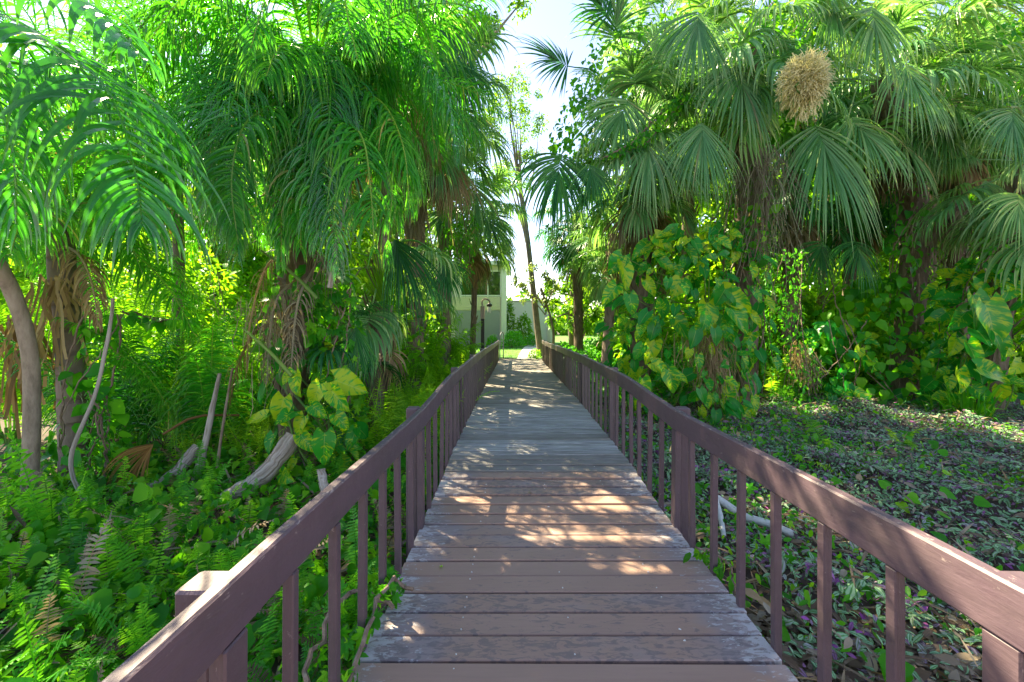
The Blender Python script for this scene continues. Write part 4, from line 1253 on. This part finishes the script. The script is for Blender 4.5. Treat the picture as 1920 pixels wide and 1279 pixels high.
hang('hanging_roots', 'grey tangle of dry aerial roots hanging right of the tall palm trunk', 'roots', [W(1400, 270, 7.5), W(1440, 300, 7.5), W(1435, 420, 7.6)], 330, 1.3, 81, M_DEAD, .005, .2)
hang('hanging_roots', 'dry roots hanging below the big variegated vine near the ground', 'roots', [W(1300, 620, 7.5), W(1340, 640, 7.5), W(1350, 690, 7.6)], 200, .9, 82, M_DEAD, .005, .18)
hang('hanging_roots', 'brown dry strands on the shaggy trunk above the left variegated vine', 'roots', [W(500, 560, 4.7), W(520, 600, 4.7), W(530, 680, 4.8)], 110, .55, 83, M_DEAD, .0032, .13)
hang('hanging_roots', 'root skirt flaring from the creeper-covered thin trunk', 'roots', [W(1490, 640, 8.8), W(1515, 680, 8.8)], 120, .7, 84, M_DEAD, .006, .14)
hang('hanging_roots', 'dry tan straps hanging between the pale trunk and the ringed trunk', 'roots', [W(80, 540, 4.6), W(110, 520, 4.6), W(100, 560, 4.6)], 26, 1.0, 85, M_DEAD, .012, .1)
hang('hanging_roots', 'tan dry leaf straps at the far left behind the pale trunk', 'roots', [W(10, 600, 4.9), W(40, 620, 4.9)], 46, 1.2, 86, M_DEADO, .014, .16)
hang('hanging_moss', 'grey dry beard hanging from the left fan palm skirt over its trunk', 'moss', [W(770, 330, 8.2), W(775, 380, 8.2)], 160, .9, 87, M_DEAD, .008, .14)


def lianas(label, spots, seed, mat):
    """a tangle of thin woody lianas: each runs from one point to another with loose kinks"""
    base = np.array(spots[0][-1], float); o = thing('lianas', label, 'lianas', base, 'thin lianas')
    q = rng(seed); g = Geo()
    for a, b in spots:
        a, b = np.array(a, float), np.array(b, float)
        for i in range(3):
            m = [a + (b - a) * t + q.normal(0, .09, 3) + np.array([0, 0, -.25 * math.sin(PI * t)]) for t in (0, .25, .5, .75, 1)]
            g.add(*tube(catmull(m, 26) + q.normal(0, .008, (26, 3)), q.uniform(.004, .01), 5, q.uniform(0, 1), cap=False))
    g.build('stems', mat, o)


lianas('thin brown lianas looping between the left palms below the leaflet curtain', [(W(380, 400, 4.8), W(440, 900, 4.6)), (W(300, 430, 5.2), W(520, 560, 4.8)), (W(470, 470, 4.7), W(500, 860, 4.5)), (W(640, 480, 5.0), W(740, 760, 5.4)), (W(250, 500, 5.0), W(330, 830, 5.0))], 311, M_STEM)
lianas('thin grey lianas hanging between the right-hand palms', [(W(1430, 250, 7.6), W(1470, 740, 8.6)), (W(1540, 450, 8.8), W(1600, 700, 9.0)), (W(1700, 330, 8.8), W(1760, 720, 9.2)), (W(1820, 330, 8.8), W(1790, 560, 8.6)), (W(1390, 300, 7.6), W(1400, 620, 7.6))], 312, M_STEM)
lianas('dangling vine threads on the fan palms left of the sky gap', [(W(830, 100, 8), W(850, 480, 8.6)), (W(760, 300, 8), W(740, 620, 7.5)), (W(870, 260, 9), W(880, 500, 10))], 313, M_STEM)


# ------------------------------------------------------------------ dead wood
def log(name, label, cat, pts, r0, r1, seed, mat=None, sides=10, jit=.08, k=16):
    pts = [np.array(p, float) for p in pts]; base = pts[0].copy()
    k = 34; cv = catmull(pts, k) - base; wob = rng(seed).normal(0, r0 * .06, (k, 3)); wob[1:-1] = (wob[:-2] + wob[1:-1] + wob[2:]) / 2
    g = Geo().add(*tube(cv + wob, np.linspace(r0, r1, k) * (1 + .05 * np.sin(np.arange(k) * .6 + seed)), 14, .3, .05, seed))
    o = g.build(name, mat or M_LOG, smooth=False, loc=base)
    return tag(o, label, cat, 'dead wood on the fern bank')


log('fallen_log', 'thick bleached log propped against the left variegated vine', 'log', [W(425, 945, 4.0) + np.array([0, 0, .06]), W(490, 895, 4.1), W(552, 818, 4.3)], .075, .092, 91)
log('fallen_log', 'slimmer bleached log leaning between the ferns left of the thick log', 'log', [W(262, 940, 4.3) + np.array([0, 0, .06]), W(320, 895, 4.5), W(372, 838, 4.7)], .06, .066, 92)
log('dead_stalk', 'pale split stalk standing between the two bleached logs', 'stalk', [W(352, 960, 4.6), W(378, 860, 4.6), W(412, 700, 4.7)], .06, .02, 93)
log('dead_stalk', 'thin tan stick standing right of the pale split stalk', 'stalk', [W(402, 965, 4.5), W(412, 840, 4.5), W(436, 690, 4.6)], .018, .012, 94, M_STEM)
log('dead_stalk', 'long thin arched stalk crossing in front of the ringed trunk', 'stalk', [W(182, 975, 3.9), W(132, 870, 4.0), W(178, 740, 4.1), W(205, 620, 4.2), W(212, 560, 4.3)], .02, .014, 95)
log('dead_stalk', 'slender grey stick lying flat on the ferns', 'stick', [W(104, 982, 3.6), W(180, 992, 3.5), W(258, 1004, 3.4)], .012, .008, 96)
log('dead_stalk', 'long pale frond stalk hanging through the leaflet curtain', 'stalk', [W(618, 540, 4.3), W(632, 450, 4.3), W(660, 330, 4.4), W(695, 225, 4.6)], .026, .012, 97)
log('dead_stalk', 'olive frond stalk slanting across the shaggy trunk', 'stalk', [W(595, 560, 4.5), W(545, 510, 4.5), W(490, 470, 4.6)], .022, .012, 98, M_GSTEM)
log('dead_stalk', 'low olive stalk slanting down toward the left variegated vine', 'stalk', [W(548, 705, 4.2), W(500, 655, 4.3), W(455, 615, 4.4)], .02, .012, 99, M_GSTEM)
log('dead_stalk', 'short broken stub beside the left railing below the hanging mottled leaf', 'stalk', [W(612, 935, 3.6), W(602, 880, 3.7)], .04, .035, 100)
g = Geo()
bb = W(305, 815, 4.45)
fan_blade(g, np.zeros(3), [-.55, -.15, -.6], [.75, -.1, -.6], .7, 5, 30, 40, 1.3, .9)
g.add(*tube(catmull([(0, 0, 0), (.2, .2, .15), (.5, .5, .1)], 6), .015, 6))
tag(g.build('dry_fan_leaf', M_DEADO, loc=bb), 'crumpled orange-brown dry fan leaf lying behind the ferns', 'dead leaf')
# white bent branch in the ground cover
b0 = W(1352, 1000, 3.55)
tag(Geo().add(*tube(catmull([W(1358, 1010, 3.5), W(1350, 965, 3.75), W(1341, 936, 3.95), W(1352, 940, 3.95), W(1395, 968, 3.75), W(1440, 982, 3.6), W(1488, 1002, 3.45)], 26) - b0,
                   np.interp(np.linspace(0, 1, 26), [0, .3, .42, 1], [.02, .03, .042, .03]), 10, .0, .05, 3)).build('white_branch', M_BLEACH, smooth=True, loc=b0),
    'bleached white bent branch lying in the striped ground cover', 'branch')


# ------------------------------------------------------------------ ground plants
def scatter_ground(g, protos, n, xr, yr, size, seed, lift=0.0, mode='flat', dens=None, keep=None, rr=(0, 1), hum=0.0, tilt=.35):
    q = rng(seed)
    x = q.uniform(*xr, n); yv = yr[0] + (yr[1] - yr[0]) * q.uniform(0, 1, n) ** (dens or 1.0)
    ok = np.abs(x - XC) > (XR - XL) / 2 + .1
    ok |= yv > 18.6
    if keep is not None: ok &= keep(x, yv)
    x, yv = x[ok], yv[ok]; m = len(x)
    z = ground_z(x, yv) + lift * q.uniform(0, 1, m)
    z = z + hum * np.maximum(0, np.sin(3.3 * x + 1) * np.sin(2.9 * yv) + .5 * np.sin(7.3 * x) * np.sin(6.1 * yv + 2))
    az = q.uniform(0, 2 * PI, m)
    if mode == 'flat':
        d = np.stack([np.cos(az), np.sin(az), q.normal(.15, tilt, m)], -1)
        nn = np.stack([q.normal(0, tilt, m), q.normal(-.15, tilt, m), np.ones(m)], -1)
    elif mode == 'face':
        d = np.stack([np.cos(az) * .7, np.sin(az) * .4 - .3, q.normal(-.3, .4, m)], -1)
        nn = np.stack([q.normal(0, .4, m), q.normal(-.7, .3, m), np.full(m, .8)], -1)
    else:  # upright: protos stand on their own x/z plane
        d = np.stack([np.cos(az), np.sin(az), q.normal(0, .12, m)], -1)
        nn = np.array([0, 0, 1.0]) + q.normal(0, .15, (m, 3))
    return scat(g, protos, np.stack([x, yv, z], -1), d, nn, size * q.uniform(.6, 1.3, m), q.uniform(rr[0], rr[1], m), seed)


BLADE0 = [leaf(1, .08, 4, .2, .3)]
# left bank: ferns, vines, litter
left_keep = lambda x, yv: x < -.82
g = Geo()
scatter_ground(g, FERN_P, 560, (-6.5, -.85), (.7, 4.6), .5, 101, 0, 'up')
scatter_ground(g, FERN_P, 260, (-3.0, -.85), (.6, 3.0), .5, 102, 0, 'up')
tag(g.build('fern_bank', M_FERN), 'carpet of sword ferns covering the bank left of the boardwalk', 'ferns', kind='stuff')
g = Geo()
scatter_ground(g, FERN_P, 150, (-5.0, -.85), (.6, 3.0), .52, 119, .05, 'up')
tag(g.build('dark_fern_bank', M_FERND), 'larger deep green sword ferns mixed through the left bank', 'ferns', kind='stuff')
g = Geo()
scatter_ground(g, LEAF_HT, 2400, (-7, -.85), (.8, 6.5), .11, 103, .32, 'face')
scatter_ground(g, LEAF_HT, 420, (-6, -.85), (1.2, 5.5), .135, 120, .36, 'face')
scatter_ground(g, LEAF_OV, 5200, (-6, -.85), (.6, 5.5), .075, 104, .3, 'face')
scatter_ground(g, LEAF_P5, 1000, (-4, -.85), (.8, 9), .07, 105, .3, 'face')
tag(g.build('left_ground_cover', M_CREEP, smooth=True), 'tangle of small green vine leaves under the ferns', 'ground cover', kind='stuff')
g = Geo()
scatter_ground(g, LEAF_OV, 900, (-5, -.8), (.6, 5), .12, 106, .1, 'flat')
scatter_ground(g, LEAF_OV, 5600, (1.25, 3.6), (.6, 2.6), .1, 107, .06, 'flat')
scatter_ground(g, BLADE0, 1200, (1.25, 4.2), (.6, 3.4), .22, 109, .05, 'flat')
scatter_ground(g, BLADE0, 1500, (1.25, 9), (1, 9.5), .22, 118, .2, 'flat', hum=.12)
scatter_ground(g, LEAF_OV, 1500, (1.25, 9), (1.5, 9.5), .1, 108, .2, 'flat', hum=.12)
scatter_ground(g, FERN_P, 130, (-5, -.85), (.7, 5), .55, 110, .05, 'up')
scatter_ground(g, BLADE0, 700, (-5, -.8), (.6, 5), .3, 116, .2, 'flat')
tag(g.build('leaf_litter', M_LITTER), 'brown fallen leaves scattered on the ground', 'leaf litter', kind='stuff')
# right clearing: striped ground cover
nearfade = lambda x, yv: (np.sin(x * 3.1) * np.sin(yv * 2.7) * .5 + .5) > (.75 - .85 * np.clip((yv + x - 3.0) / 2.3, 0, 1))
g = Geo()
scatter_ground(g, LEAF_OV, 32000, (1.25, 6.5), (.8, 6.5), .05, 111, .1, 'flat', keep=nearfade, hum=.12, tilt=.65)
scatter_ground(g, LEAF_SM, 60000, (1.3, 11), (4.5, 10.8), .054, 112, .1, 'flat', hum=.14, tilt=.65)
scatter_ground(g, LEAF_OV, 5000, (1.3, 9), (1.2, 9), .09, 117, .1, 'flat', keep=nearfade, hum=.14, tilt=.6)
tag(g.build('striped_ground_cover', M_INCH), 'carpet of silver and purple striped leaves filling the clearing on the right', 'ground cover', kind='stuff')
g = Geo()
scatter_ground(g, LEAF_HT, 420, (1.3, 6.5), (1.2, 8), .12, 113, .22, 'face')
scatter_ground(g, LEAF_OV, 9000, (1.4, 8), (1.0, 8.5), .06, 114, .22, 'face', keep=lambda x, yv: np.sin(x * 1.7 + 1) * np.sin(yv * 1.3) + .3 * np.sin(x * 6 + yv * 4) > -.1)
scatter_ground(g, LEAF_P5, 240, (1.3, 6), (2.0, 8), .08, 115, .24, 'face', keep=lambda x, yv: np.sin(x * 1.7 + 1) * np.sin(yv * 1.3) > .0)
tag(g.build('clearing_vines', M_CREEP, smooth=True), 'patches of fresh green vine leaves among the striped cover', 'ground cover', kind='stuff')


def clump(name, label, cat, c, protos, n, size, seed, mat, spread=.2, group=None, part='fronds'):
    c = np.array(c, float); c[2] = float(ground_z(c[0], c[1])) - .02
    o = thing(name, label, cat, c, group)
    q = rng(seed); az = q.uniform(0, 2 * PI, n)
    for_pos = np.stack([np.cos(az) * spread * q.uniform(0, 1, n), np.sin(az) * spread * q.uniform(0, 1, n), 0 * az], -1)
    d = np.stack([np.cos(az), np.sin(az), q.normal(0, .15, n)], -1)
    scat(Geo(), protos, for_pos, d, np.array([0, 0, 1.0]) + q.normal(0, .15, (n, 3)), size * q.uniform(.6, 1.2, n), q.uniform(0, 1, n), seed).build(part, mat, o)
    return o


BLADE = [Geo().add(*strips(bend(np.zeros((1, 3)), np.array([[math.cos(R_(e)), 0, math.sin(R_(e))]]), 1.0, s, 7), np.array([[.02, .03, .034, .03, .024, .015, .002]]), np.array([0, 0, 1.0]), .3, [0.0])) for e, s in ((75, 1.2), (60, 1.5), (82, .8))]
clump('grass_clump', 'bright arching grass clump at the back of the clearing', 'grass', W(1815, 800, 7.6), BLADE, 60, .75, 121, M_CREEP, .35, part='blades')
clump('grass_clump', 'strappy grass tuft left of the bright arching clump', 'grass', W(1770, 790, 7.9), BLADE, 24, .5, 122, M_CREEP, .3, part='blades')
clump('fern', 'golden-brown fern drying under the heart-leaf heap', 'fern', W(1705, 735, 9.9), FERN_P, 26, 1.1, 123, M_DEADO, .2, 'single ferns')
clump('fern', 'yellow-green fern behind the golden-brown fern', 'fern', W(1745, 715, 10.6), FERN_P, 40, 1.4, 124, M_FERNL, .3, 'single ferns')
clump('fern', 'low bluish fern at the foot of the creeper-covered thin trunk', 'fern', W(1475, 760, 8.8), FERN_P, 24, .65, 125, M_FERN, .2, 'single ferns')
clump('fern', 'backlit yellow fern between the big variegated vine and the thin trunk', 'fern', W(1455, 735, 9.6), FERN_P, 40, 1.3, 126, M_FERNL, .3, 'single ferns')
clump('fern', 'tall single sword fern standing up at the far left bank', 'fern', W(105, 1010, 3.3), [FERN_P[3]], 5, 1.0, 127, M_FERN, .05, 'single ferns')
clump('fern', 'sunlit lime fern just behind the nearest left post', 'fern', W(385, 1075, 2.9), [FERN_P[0], FERN_P[1]], 10, .5, 128, M_FERNL, .08, 'single ferns')
for i, (px, py, Y, lab) in enumerate(((1560, 840, 5.6, 'arching lone fern frond across the middle of the clearing'), (1690, 830, 6.0, 'pair of fern fronds at the middle right of the clearing'), (1600, 900, 4.6, 'yellowish drooping frond nearest the right railing'))):
    clump('fern', lab, 'fern', W(px, py, Y), [FERN_P[1], FERN_P[2]], 3, .75, 130 + i, M_FERNL, .05, 'single ferns')

# bright fine ferns in the sunny gaps (uncountable)
g = Geo()
scatter_ground(g, FINE_P, 900, (-8, -3.3), (6.2, 9.5), 1.15, 141, .5, 'up')
scatter_ground(g, FERN_P, 320, (-4.0, -1.2), (5.2, 11), .8, 142, .3, 'up')
scatter_ground(g, FINE_P, 700, (-4.2, -.9), (4.8, 13), .8, 143, .3, 'up')
tag(g.build('fern_thicket', M_FERNL), 'thicket of fine yellow-green ferns in the sunny gaps behind the left bank', 'ferns', kind='stuff')


# ------------------------------------------------------------------ trees and backing vegetation
def leafy_tree(name, label, base, top, r, crown_c, crown_r, ncl, nleaf, size, seed, mat, group='trees beyond the palms', nb=7, cat='tree', bark=None, trunk_mid=None, protos=None):
    base = np.array(base, float); base[2] = float(ground_z(base[0], base[1])) - .1
    top = np.array(top, float); cc = np.array(crown_c, float); crr = np.array(crown_r, float)
    o = thing(name, label, cat, base, group)
    q = rng(seed)
    md = (base + top) / 2 + q.normal(0, .15, 3) if trunk_mid is None else np.array(trunk_mid, float)
    g = Geo().add(*tube(catmull([base - base, md - base, top - base], 18), np.linspace(r * 1.2, r * .6, 18), 9, .2, .06, seed))
    dirs = nrm(q.normal(0, 1, (ncl, 3))); rad = q.uniform(.35, 1, (ncl, 1)) ** .6
    C = cc + dirs * rad * crr
    for i in range(min(nb * 2, ncl)):
        s = top * q.uniform(.55, 1) + md * 0 + (base * 0); f = q.uniform(.55, 1.0)
        s = base + (top - base) * f
        m = (s + C[i]) / 2 + q.normal(0, .12, 3) * crr.mean() * .5
        g.add(*tube(catmull([s - base, m - base, C[i] - base], 8), np.linspace(r * .45, r * .06, 8), 5, .4, cap=False))
    g.build('trunk', bark or M_BARK, o)
    per = nleaf // ncl
    cs = np.repeat(C, per, 0); n = len(cs)
    clr = np.repeat(q.uniform(.12, .24, ncl), per)[:, None] * crr.mean()
    pos = cs + nrm(q.normal(0, 1, (n, 3))) * (q.uniform(0, 1, (n, 1)) ** .5) * clr - base
    d = rand_dirs(q, n, .35)
    nn = np.array([-.1, -.2, .9]) + q.normal(0, .5, (n, 3))
    rn = np.clip(np.repeat(q.uniform(.1, .9, ncl), per) + q.normal(0, .15, n), 0, .999)
    scat(Geo(), protos or LEAF_SM, pos, d, nn, size * q.uniform(.6, 1.3, n), rn, seed).build('crown', mat, o)
    return o


leafy_tree('oak_tree', 'leafy tree whose twigs hang into the top of the sky gap from the left', W(830, 670, 12), W(840, -150, 12), .22, W(850, -60, 11.5), (2.2, 1.8, 2.6), 46, 6200, .17, 151, M_TREE)
leafy_tree('oak_tree', 'tall sparse tree with a leaning pale trunk rising through the sky gap', W(1014, 640, 20), W(966, 290, 20), .14, W(964, 235, 20), (1.7, 1.2, 3.1), 70, 5600, .13, 153, M_TREE, trunk_mid=W(988, 440, 20), bark=M_LTRUNK)
leafy_tree('small_tree', 'small dark-leaved tree around the foot of the leaning pale trunk', W(1035, 640, 19.3), W(1015, 540, 19.3), .07, W(1004, 535, 19.3), (1.5, .8, .95), 24, 1000, .16, 152, M_TREEG)
leafy_tree('oak_tree', 'dark-leaved tree standing past the right railing, beyond the short sunlit palm', W(1075, 650, 21), W(1075, 520, 21), .16, W(1075, 560, 21), (1.8, 1.5, 1.9), 26, 2200, .25, 154, M_TREE)
bg_l = [(60, 12, 5.2, 'M'), (230, 13, 6.5, 'M'), (390, 14, 6.0, 'M'), (540, 13, 7.2, 'M'), (660, 15, 7.0, 'M'), (760, 17, 8.5, 'M'), (120, 16, 9.5, 'M'), (450, 18, 10.5, 'M')]
labs_l = ['backlit tree at the far left behind the pale trunk', 'backlit tree behind the ringed brown trunk', 'yellow-green tree in the gap behind the bleached logs', 'bright tree behind the shaggy trunk and leaflet curtain',
          'yellow-green tree behind the young fan palm', 'tall tree rising behind the dead-skirted left fan palm', 'tall back-row tree above the left edge palms', 'tall back-row tree above the leaflet curtain']
for i, ((px, Y, h, _), lab) in enumerate(zip(bg_l, labs_l)):
    x = (px - VPX) / FOC * Y
    leafy_tree('broadleaf_tree', lab, (x, Y, 0), (x + .3, Y, h * .8), .14, (x, Y, h * .56), (1.9, 1.4, h * .5), 60, 5200, .24, 160 + i, M_UNDER if i % 2 else M_TREE)
bg_r = [(1150, 17, 5.5), (1260, 14, 6.6), (1390, 14, 7.4), (1530, 14.5, 7.5), (1680, 15, 7.5), (1830, 15, 7.0), (1340, 19, 10.5), (1600, 20, 11.5), (1860, 19, 11.0)]
labs_r = ['tree behind the short sunlit fan palm', 'tree behind the big variegated vine', 'tree filling the gap behind the bare tall palm trunk', 'backlit tree behind the creeper-covered thin trunk', 'tree behind the leaning fan palm',
          'tree behind the dead-skirted right fan palm', 'tall back-row tree above the big variegated vine', 'tall back-row tree above the cream blossom', 'tall back-row tree in the upper right corner']
for i, ((px, Y, h), lab) in enumerate(zip(bg_r, labs_r)):
    x = (px - VPX) / FOC * Y
    leafy_tree('broadleaf_tree', lab, (x, Y, 0), (x + .3, Y, h * .8), .14, (x, Y, h * .56), (1.8, 1.4, h * .5), 60, 5200, .24, 180 + i, M_UNDER if i % 2 else M_TREE)

# low undergrowth behind everything : one mass on each side
def under(name, label, xr, yr, zmax, n, size, seed, mat, protos=None):
    q = rng(seed)
    x = q.uniform(*xr, n); yv = q.uniform(*yr, n)
    hm = zmax * (.55 + .45 * np.sin(x * 1.3 + seed) * np.sin(yv * .8))
    z = ground_z(x, yv) + np.clip(hm, .2, None) * q.uniform(0, 1, n) ** .7
    d = rand_dirs(q, n, .3); nn = np.array([0, -.3, .9]) + q.normal(0, .5, (n, 3))
    g = scat(Geo(), protos or LEAF_OV, np.stack([x, yv, z], -1), d, nn, size * q.uniform(.5, 1.4, n), q.uniform(0, 1, n), seed)
    return tag(g.build(name, mat), label, 'undergrowth', kind='stuff')


under('undergrowth', 'backlit yellow-green undergrowth behind the left palms', (-14, -2.0), (8.5, 12.5), 4.6, 17000, .22, 201, M_UNDER)
under('undergrowth', 'green undergrowth at the back of the right clearing', (3.0, 16), (10.6, 13.5), 4.4, 17000, .22, 202, M_UNDER)
under('undergrowth', 'bright fern-green growth filling the back edge of the clearing', (4.2, 14.5), (10.2, 11.2), 2.6, 7000, .17, 208, M_FERNL)
under('undergrowth', 'low leafy growth along the left edge of the far boardwalk', (-3.2, -1.0), (8, 17), .9, 4200, .15, 203, M_FERNL)
under('undergrowth', 'low leafy growth along the right edge of the far boardwalk', (1.6, 4.2), (9, 18), 1.2, 4600, .17, 204, M_HEART)
under('woods', 'dense woods behind the left palms', (-34, -4.2), (17, 24), 16.0, 17000, .5, 206, M_TREE)
under('woods', 'dense woods behind the right palms', (5.5, 36), (19, 26), 19.0, 24000, .5, 207, M_TREE)
under('undergrowth', 'far green belt beyond the house and lawn', (-40, 45), (52, 60), 7.0, 9000, 1.1, 205, M_TREE)


# ------------------------------------------------------------------ shrubs at the far end
def shrub(name, label, c, rad, n, size, seed, mat, group=None, cat='shrub'):
    c = np.array(c, float); c[2] = float(ground_z(c[0], c[1])); rad = np.array(rad, float)
    q = rng(seed)
    d = nrm(q.normal(0, 1, (n, 3))); d[:, 2] = np.abs(d[:, 2]) * 1.0
    bumpy = 1 + .12 * np.sin(d[:, 0:1] * 7 + seed) * np.sin(d[:, 2:3] * 6 + d[:, 1:2] * 5)
    pos = d * rad * q.uniform(.72, 1, (n, 1)) * bumpy + np.array([0, 0, rad[2] * .12])
    o = thing(name, label, cat, c, group)
    scat(Geo(), LEAF_SM, pos, d + q.normal(0, .5, (n, 3)), d + q.normal(0, .6, (n, 3)) + [0, 0, .5], size * q.uniform(.6, 1.3, n), q.uniform(0, 1, n), seed).build('leaves', mat, o)
    g = Geo()
    for i in range(5):
        e = d[i] * rad * .7
        g.add(*tube(catmull([(0, 0, -.05), e * .5 + [0, 0, .1], e], 6), .02, 5))
    g.build('stems', M_STEM, o)
    return o


shrub('shrub', 'rounded clipped green shrub at the corner of the house', W(962, 640, 27), (.75, .6, 1.0), 1500, .12, 221, M_HEART, 'clipped shrubs by the lawn')
shrub('shrub', 'small round shrub in front of the grey door', W(924, 645, 26), (.42, .4, .75), 800, .11, 222, M_CREEP, 'clipped shrubs by the lawn')
shrub('shrub', 'low round shrub beside the leaning trunk at the far end of the lawn', W(1000, 640, 28), (.7, .5, .75), 900, .12, 223, M_HEART, 'clipped shrubs by the lawn')
shrub('shrub', 'slim upright shrub against the white wall', W(983, 640, 30), (.6, .5, 2.2), 1000, .2, 224, M_TREE, 'clipped shrubs by the lawn')
shrub('shrub', 'dark upright shrub at the house corner against the white wall', W(955, 640, 31), (.45, .45, 3.0), 1000, .2, 227, M_TREE, 'clipped shrubs by the lawn')
shrub('hedge', 'low sunlit yellow-green hedge left of the lamp post', W(868, 675, 15.5), (.65, .8, .62), 1600, .09, 225, M_FERNL, cat='hedge')
shrub('hedge', 'low yellow-green hedge at the right end of the boardwalk beside the path', W(1002, 668, 18.6), (.3, .4, .4), 500, .08, 226, M_FERNL, cat='hedge')

# lawn blades: stuff
g = Geo(); q = rng(231); n = 6000
x = q.uniform(-3.5, 4, n); yv = q.uniform(18.6, 31, n)
az = q.uniform(0, 2 * PI, n)
pcx = np.interp(yv, pc[:, 1], pc[:, 0]); ok = np.abs(x - pcx) > .5
scat(g, [BLADE[0]], np.stack([x, yv, ground_z(x, yv)], -1)[ok], np.stack([np.cos(az), np.sin(az), 0 * az], -1)[ok], np.tile([0, 0, 1.0], (n, 1))[ok], .12, q.uniform(0, 1, n)[ok])
tag(g.build('lawn_grass', M_GRASS), 'short mown grass of the sunlit lawn', 'grass', kind='stuff')

# ------------------------------------------------------------------ house, white wall, lamp post
HY = 29.0
hx1 = (945 - VPX) / FOC * HY
hz0 = float(ground_z(0, HY))
ho = thing('house', 'two storey beige house with an upper window seen past the left palms', 'house', (hx1, HY, hz0))
hb = Geo().add(*box((-3.55, 3.0, 2.86), (7.0, 6.0, 5.72)))
hb.build('wall', M_CREAM, ho)
Geo().add(*box((0.0, -.06, 3.05), (.36, .4, 6.1))).build('corner_pillar', M_WHITE, ho)
sd = Geo()
for i in range(6):
    sd.add(*box((-3.7, -.04 - .012 * (i % 2), 2.66 + .155 * i), (6.9, .06, .148)))
sd.build('siding', M_BEIGE, ho)
wf = Geo()
wf.add(*box((-1.65, -.03, 5.35), (2.9, .12, .1))); wf.add(*box((-1.65, -.03, 3.58), (2.9, .12, .1)))
for xx in (-3.08, -1.15, -.24):
    wf.add(*box((xx, -.035, 4.38), (.08, .13, 1.84)))
w = wf.build('window', M_WHITE, ho)
Geo().add(*box((-1.65, -.015, 4.38), (2.8, .02, 1.82))).build('pane', M_GLASS, w)
Geo().add(*box((-1.9, -.02, 1.27), (3.2, .06, 2.5))).build('door', M_GREYDOOR, ho)
Geo().add(*box((-3.4, 2.8, 5.86), (7.6, 6.8, .25))).build('roof', M_WHITE, ho)
wl = thing('garden_wall', 'pale white garden wall with flat coping beyond the lawn', 'wall', ((1010 - VPX) / FOC * 34, 34, hz0))
Geo().add(*box((-.75, 0, 1.65), (3.9, .3, 3.5))).build('wall_body', M_WHITE, wl)
Geo().add(*box((-.75, 0, 3.46), (4.0, .42, .12))).build('coping', M_CONC, wl)
Geo().add(*box((.8, -.22, 1.7), (.3, .14, 3.3))).build('pilaster', M_CREAM, wl)
# lamp post at the far left of the walk
lp = thing('lamp_post', 'dark lamp post with hooked pale top and small lantern beside the far left railing', 'lamp', (W(905, 660, 14.2)[0], 14.2, float(ground_z(-1, 14.2))))
Geo().add(*cbox((0, 0, .95), (.12, .12, 1.9), .012)).build('post', M_BLACK, lp)
Geo().add(*cbox((0, 0, 2.1), (.15, .15, .44), .015)).build('post_sleeve', M_RUST, lp)
Geo().add(*tube(catmull([(0, 0, 2.3), (-.02, 0, 2.5), (.1, -.02, 2.58), (.24, -.04, 2.5), (.24, -.04, 2.42)], 16), .03, 8)).build('arm', M_RUST, lp, smooth=True)
lt = Geo().add(*tube([(.24, -.04, 2.42), (.24, -.04, 2.38), (.24, -.04, 2.34), (.24, -.04, 2.30)], [.03, .1, .1, .07], 10)).build('lantern', M_BLACK, lp)
Geo().add(*tube([(.24, -.04, 2.298), (.24, -.04, 2.08)], [.065, .055], 10)).build('lamp_glass', M_LAMPG, lt)
# handrail hoop at the far end
hr = thing('handrail', 'curved grey metal handrail standing at the end of the left railing', 'handrail', (-.66, 18.1, float(ground_z(-.66, 18.1))))
Geo().add(*tube(catmull([(0, 0, 0), (0, 0, .8), (.03, .05, 1.1), (.1, .2, 1.22), (.14, .45, 1.15), (.14, .5, .9), (.14, .5, 0)], 30), .024, 8)).build('rail_tube', M_GREYDOOR, hr, smooth=True)

# small debris on the deck
for i, (x, yv, L, a, mt, lab) in enumerate(((.12, 3.55, .07, .6, M_LITTER, 'small brown leaf lying on the brown boards'), (-.45, 2.5, .05, 2.0, M_CREEP, 'tiny green sprig on the painted boards by the left railing'))):
    z = float(deck_z(yv)) + .008
    gg_ = scat(Geo(), [LEAF_OV[1]], [[0, 0, .004]], [[math.cos(a), math.sin(a), .15]], [[0, 0, 1.0]], [L], [.9])
    tag(gg_.build('fallen_leaf', mt, loc=(x, yv, z)), lab, 'leaf')
tw = Geo().add(*tube(catmull([(-.12, .03, .006), (0, .0, .01), (.17, -.05, .007)], 8), .004, 5))
tag(tw.build('twig', M_LOG, loc=(.28, 3.8, float(deck_z(3.8)) + .002)), 'thin pale twig lying across the boards where the paint ends', 'twig')
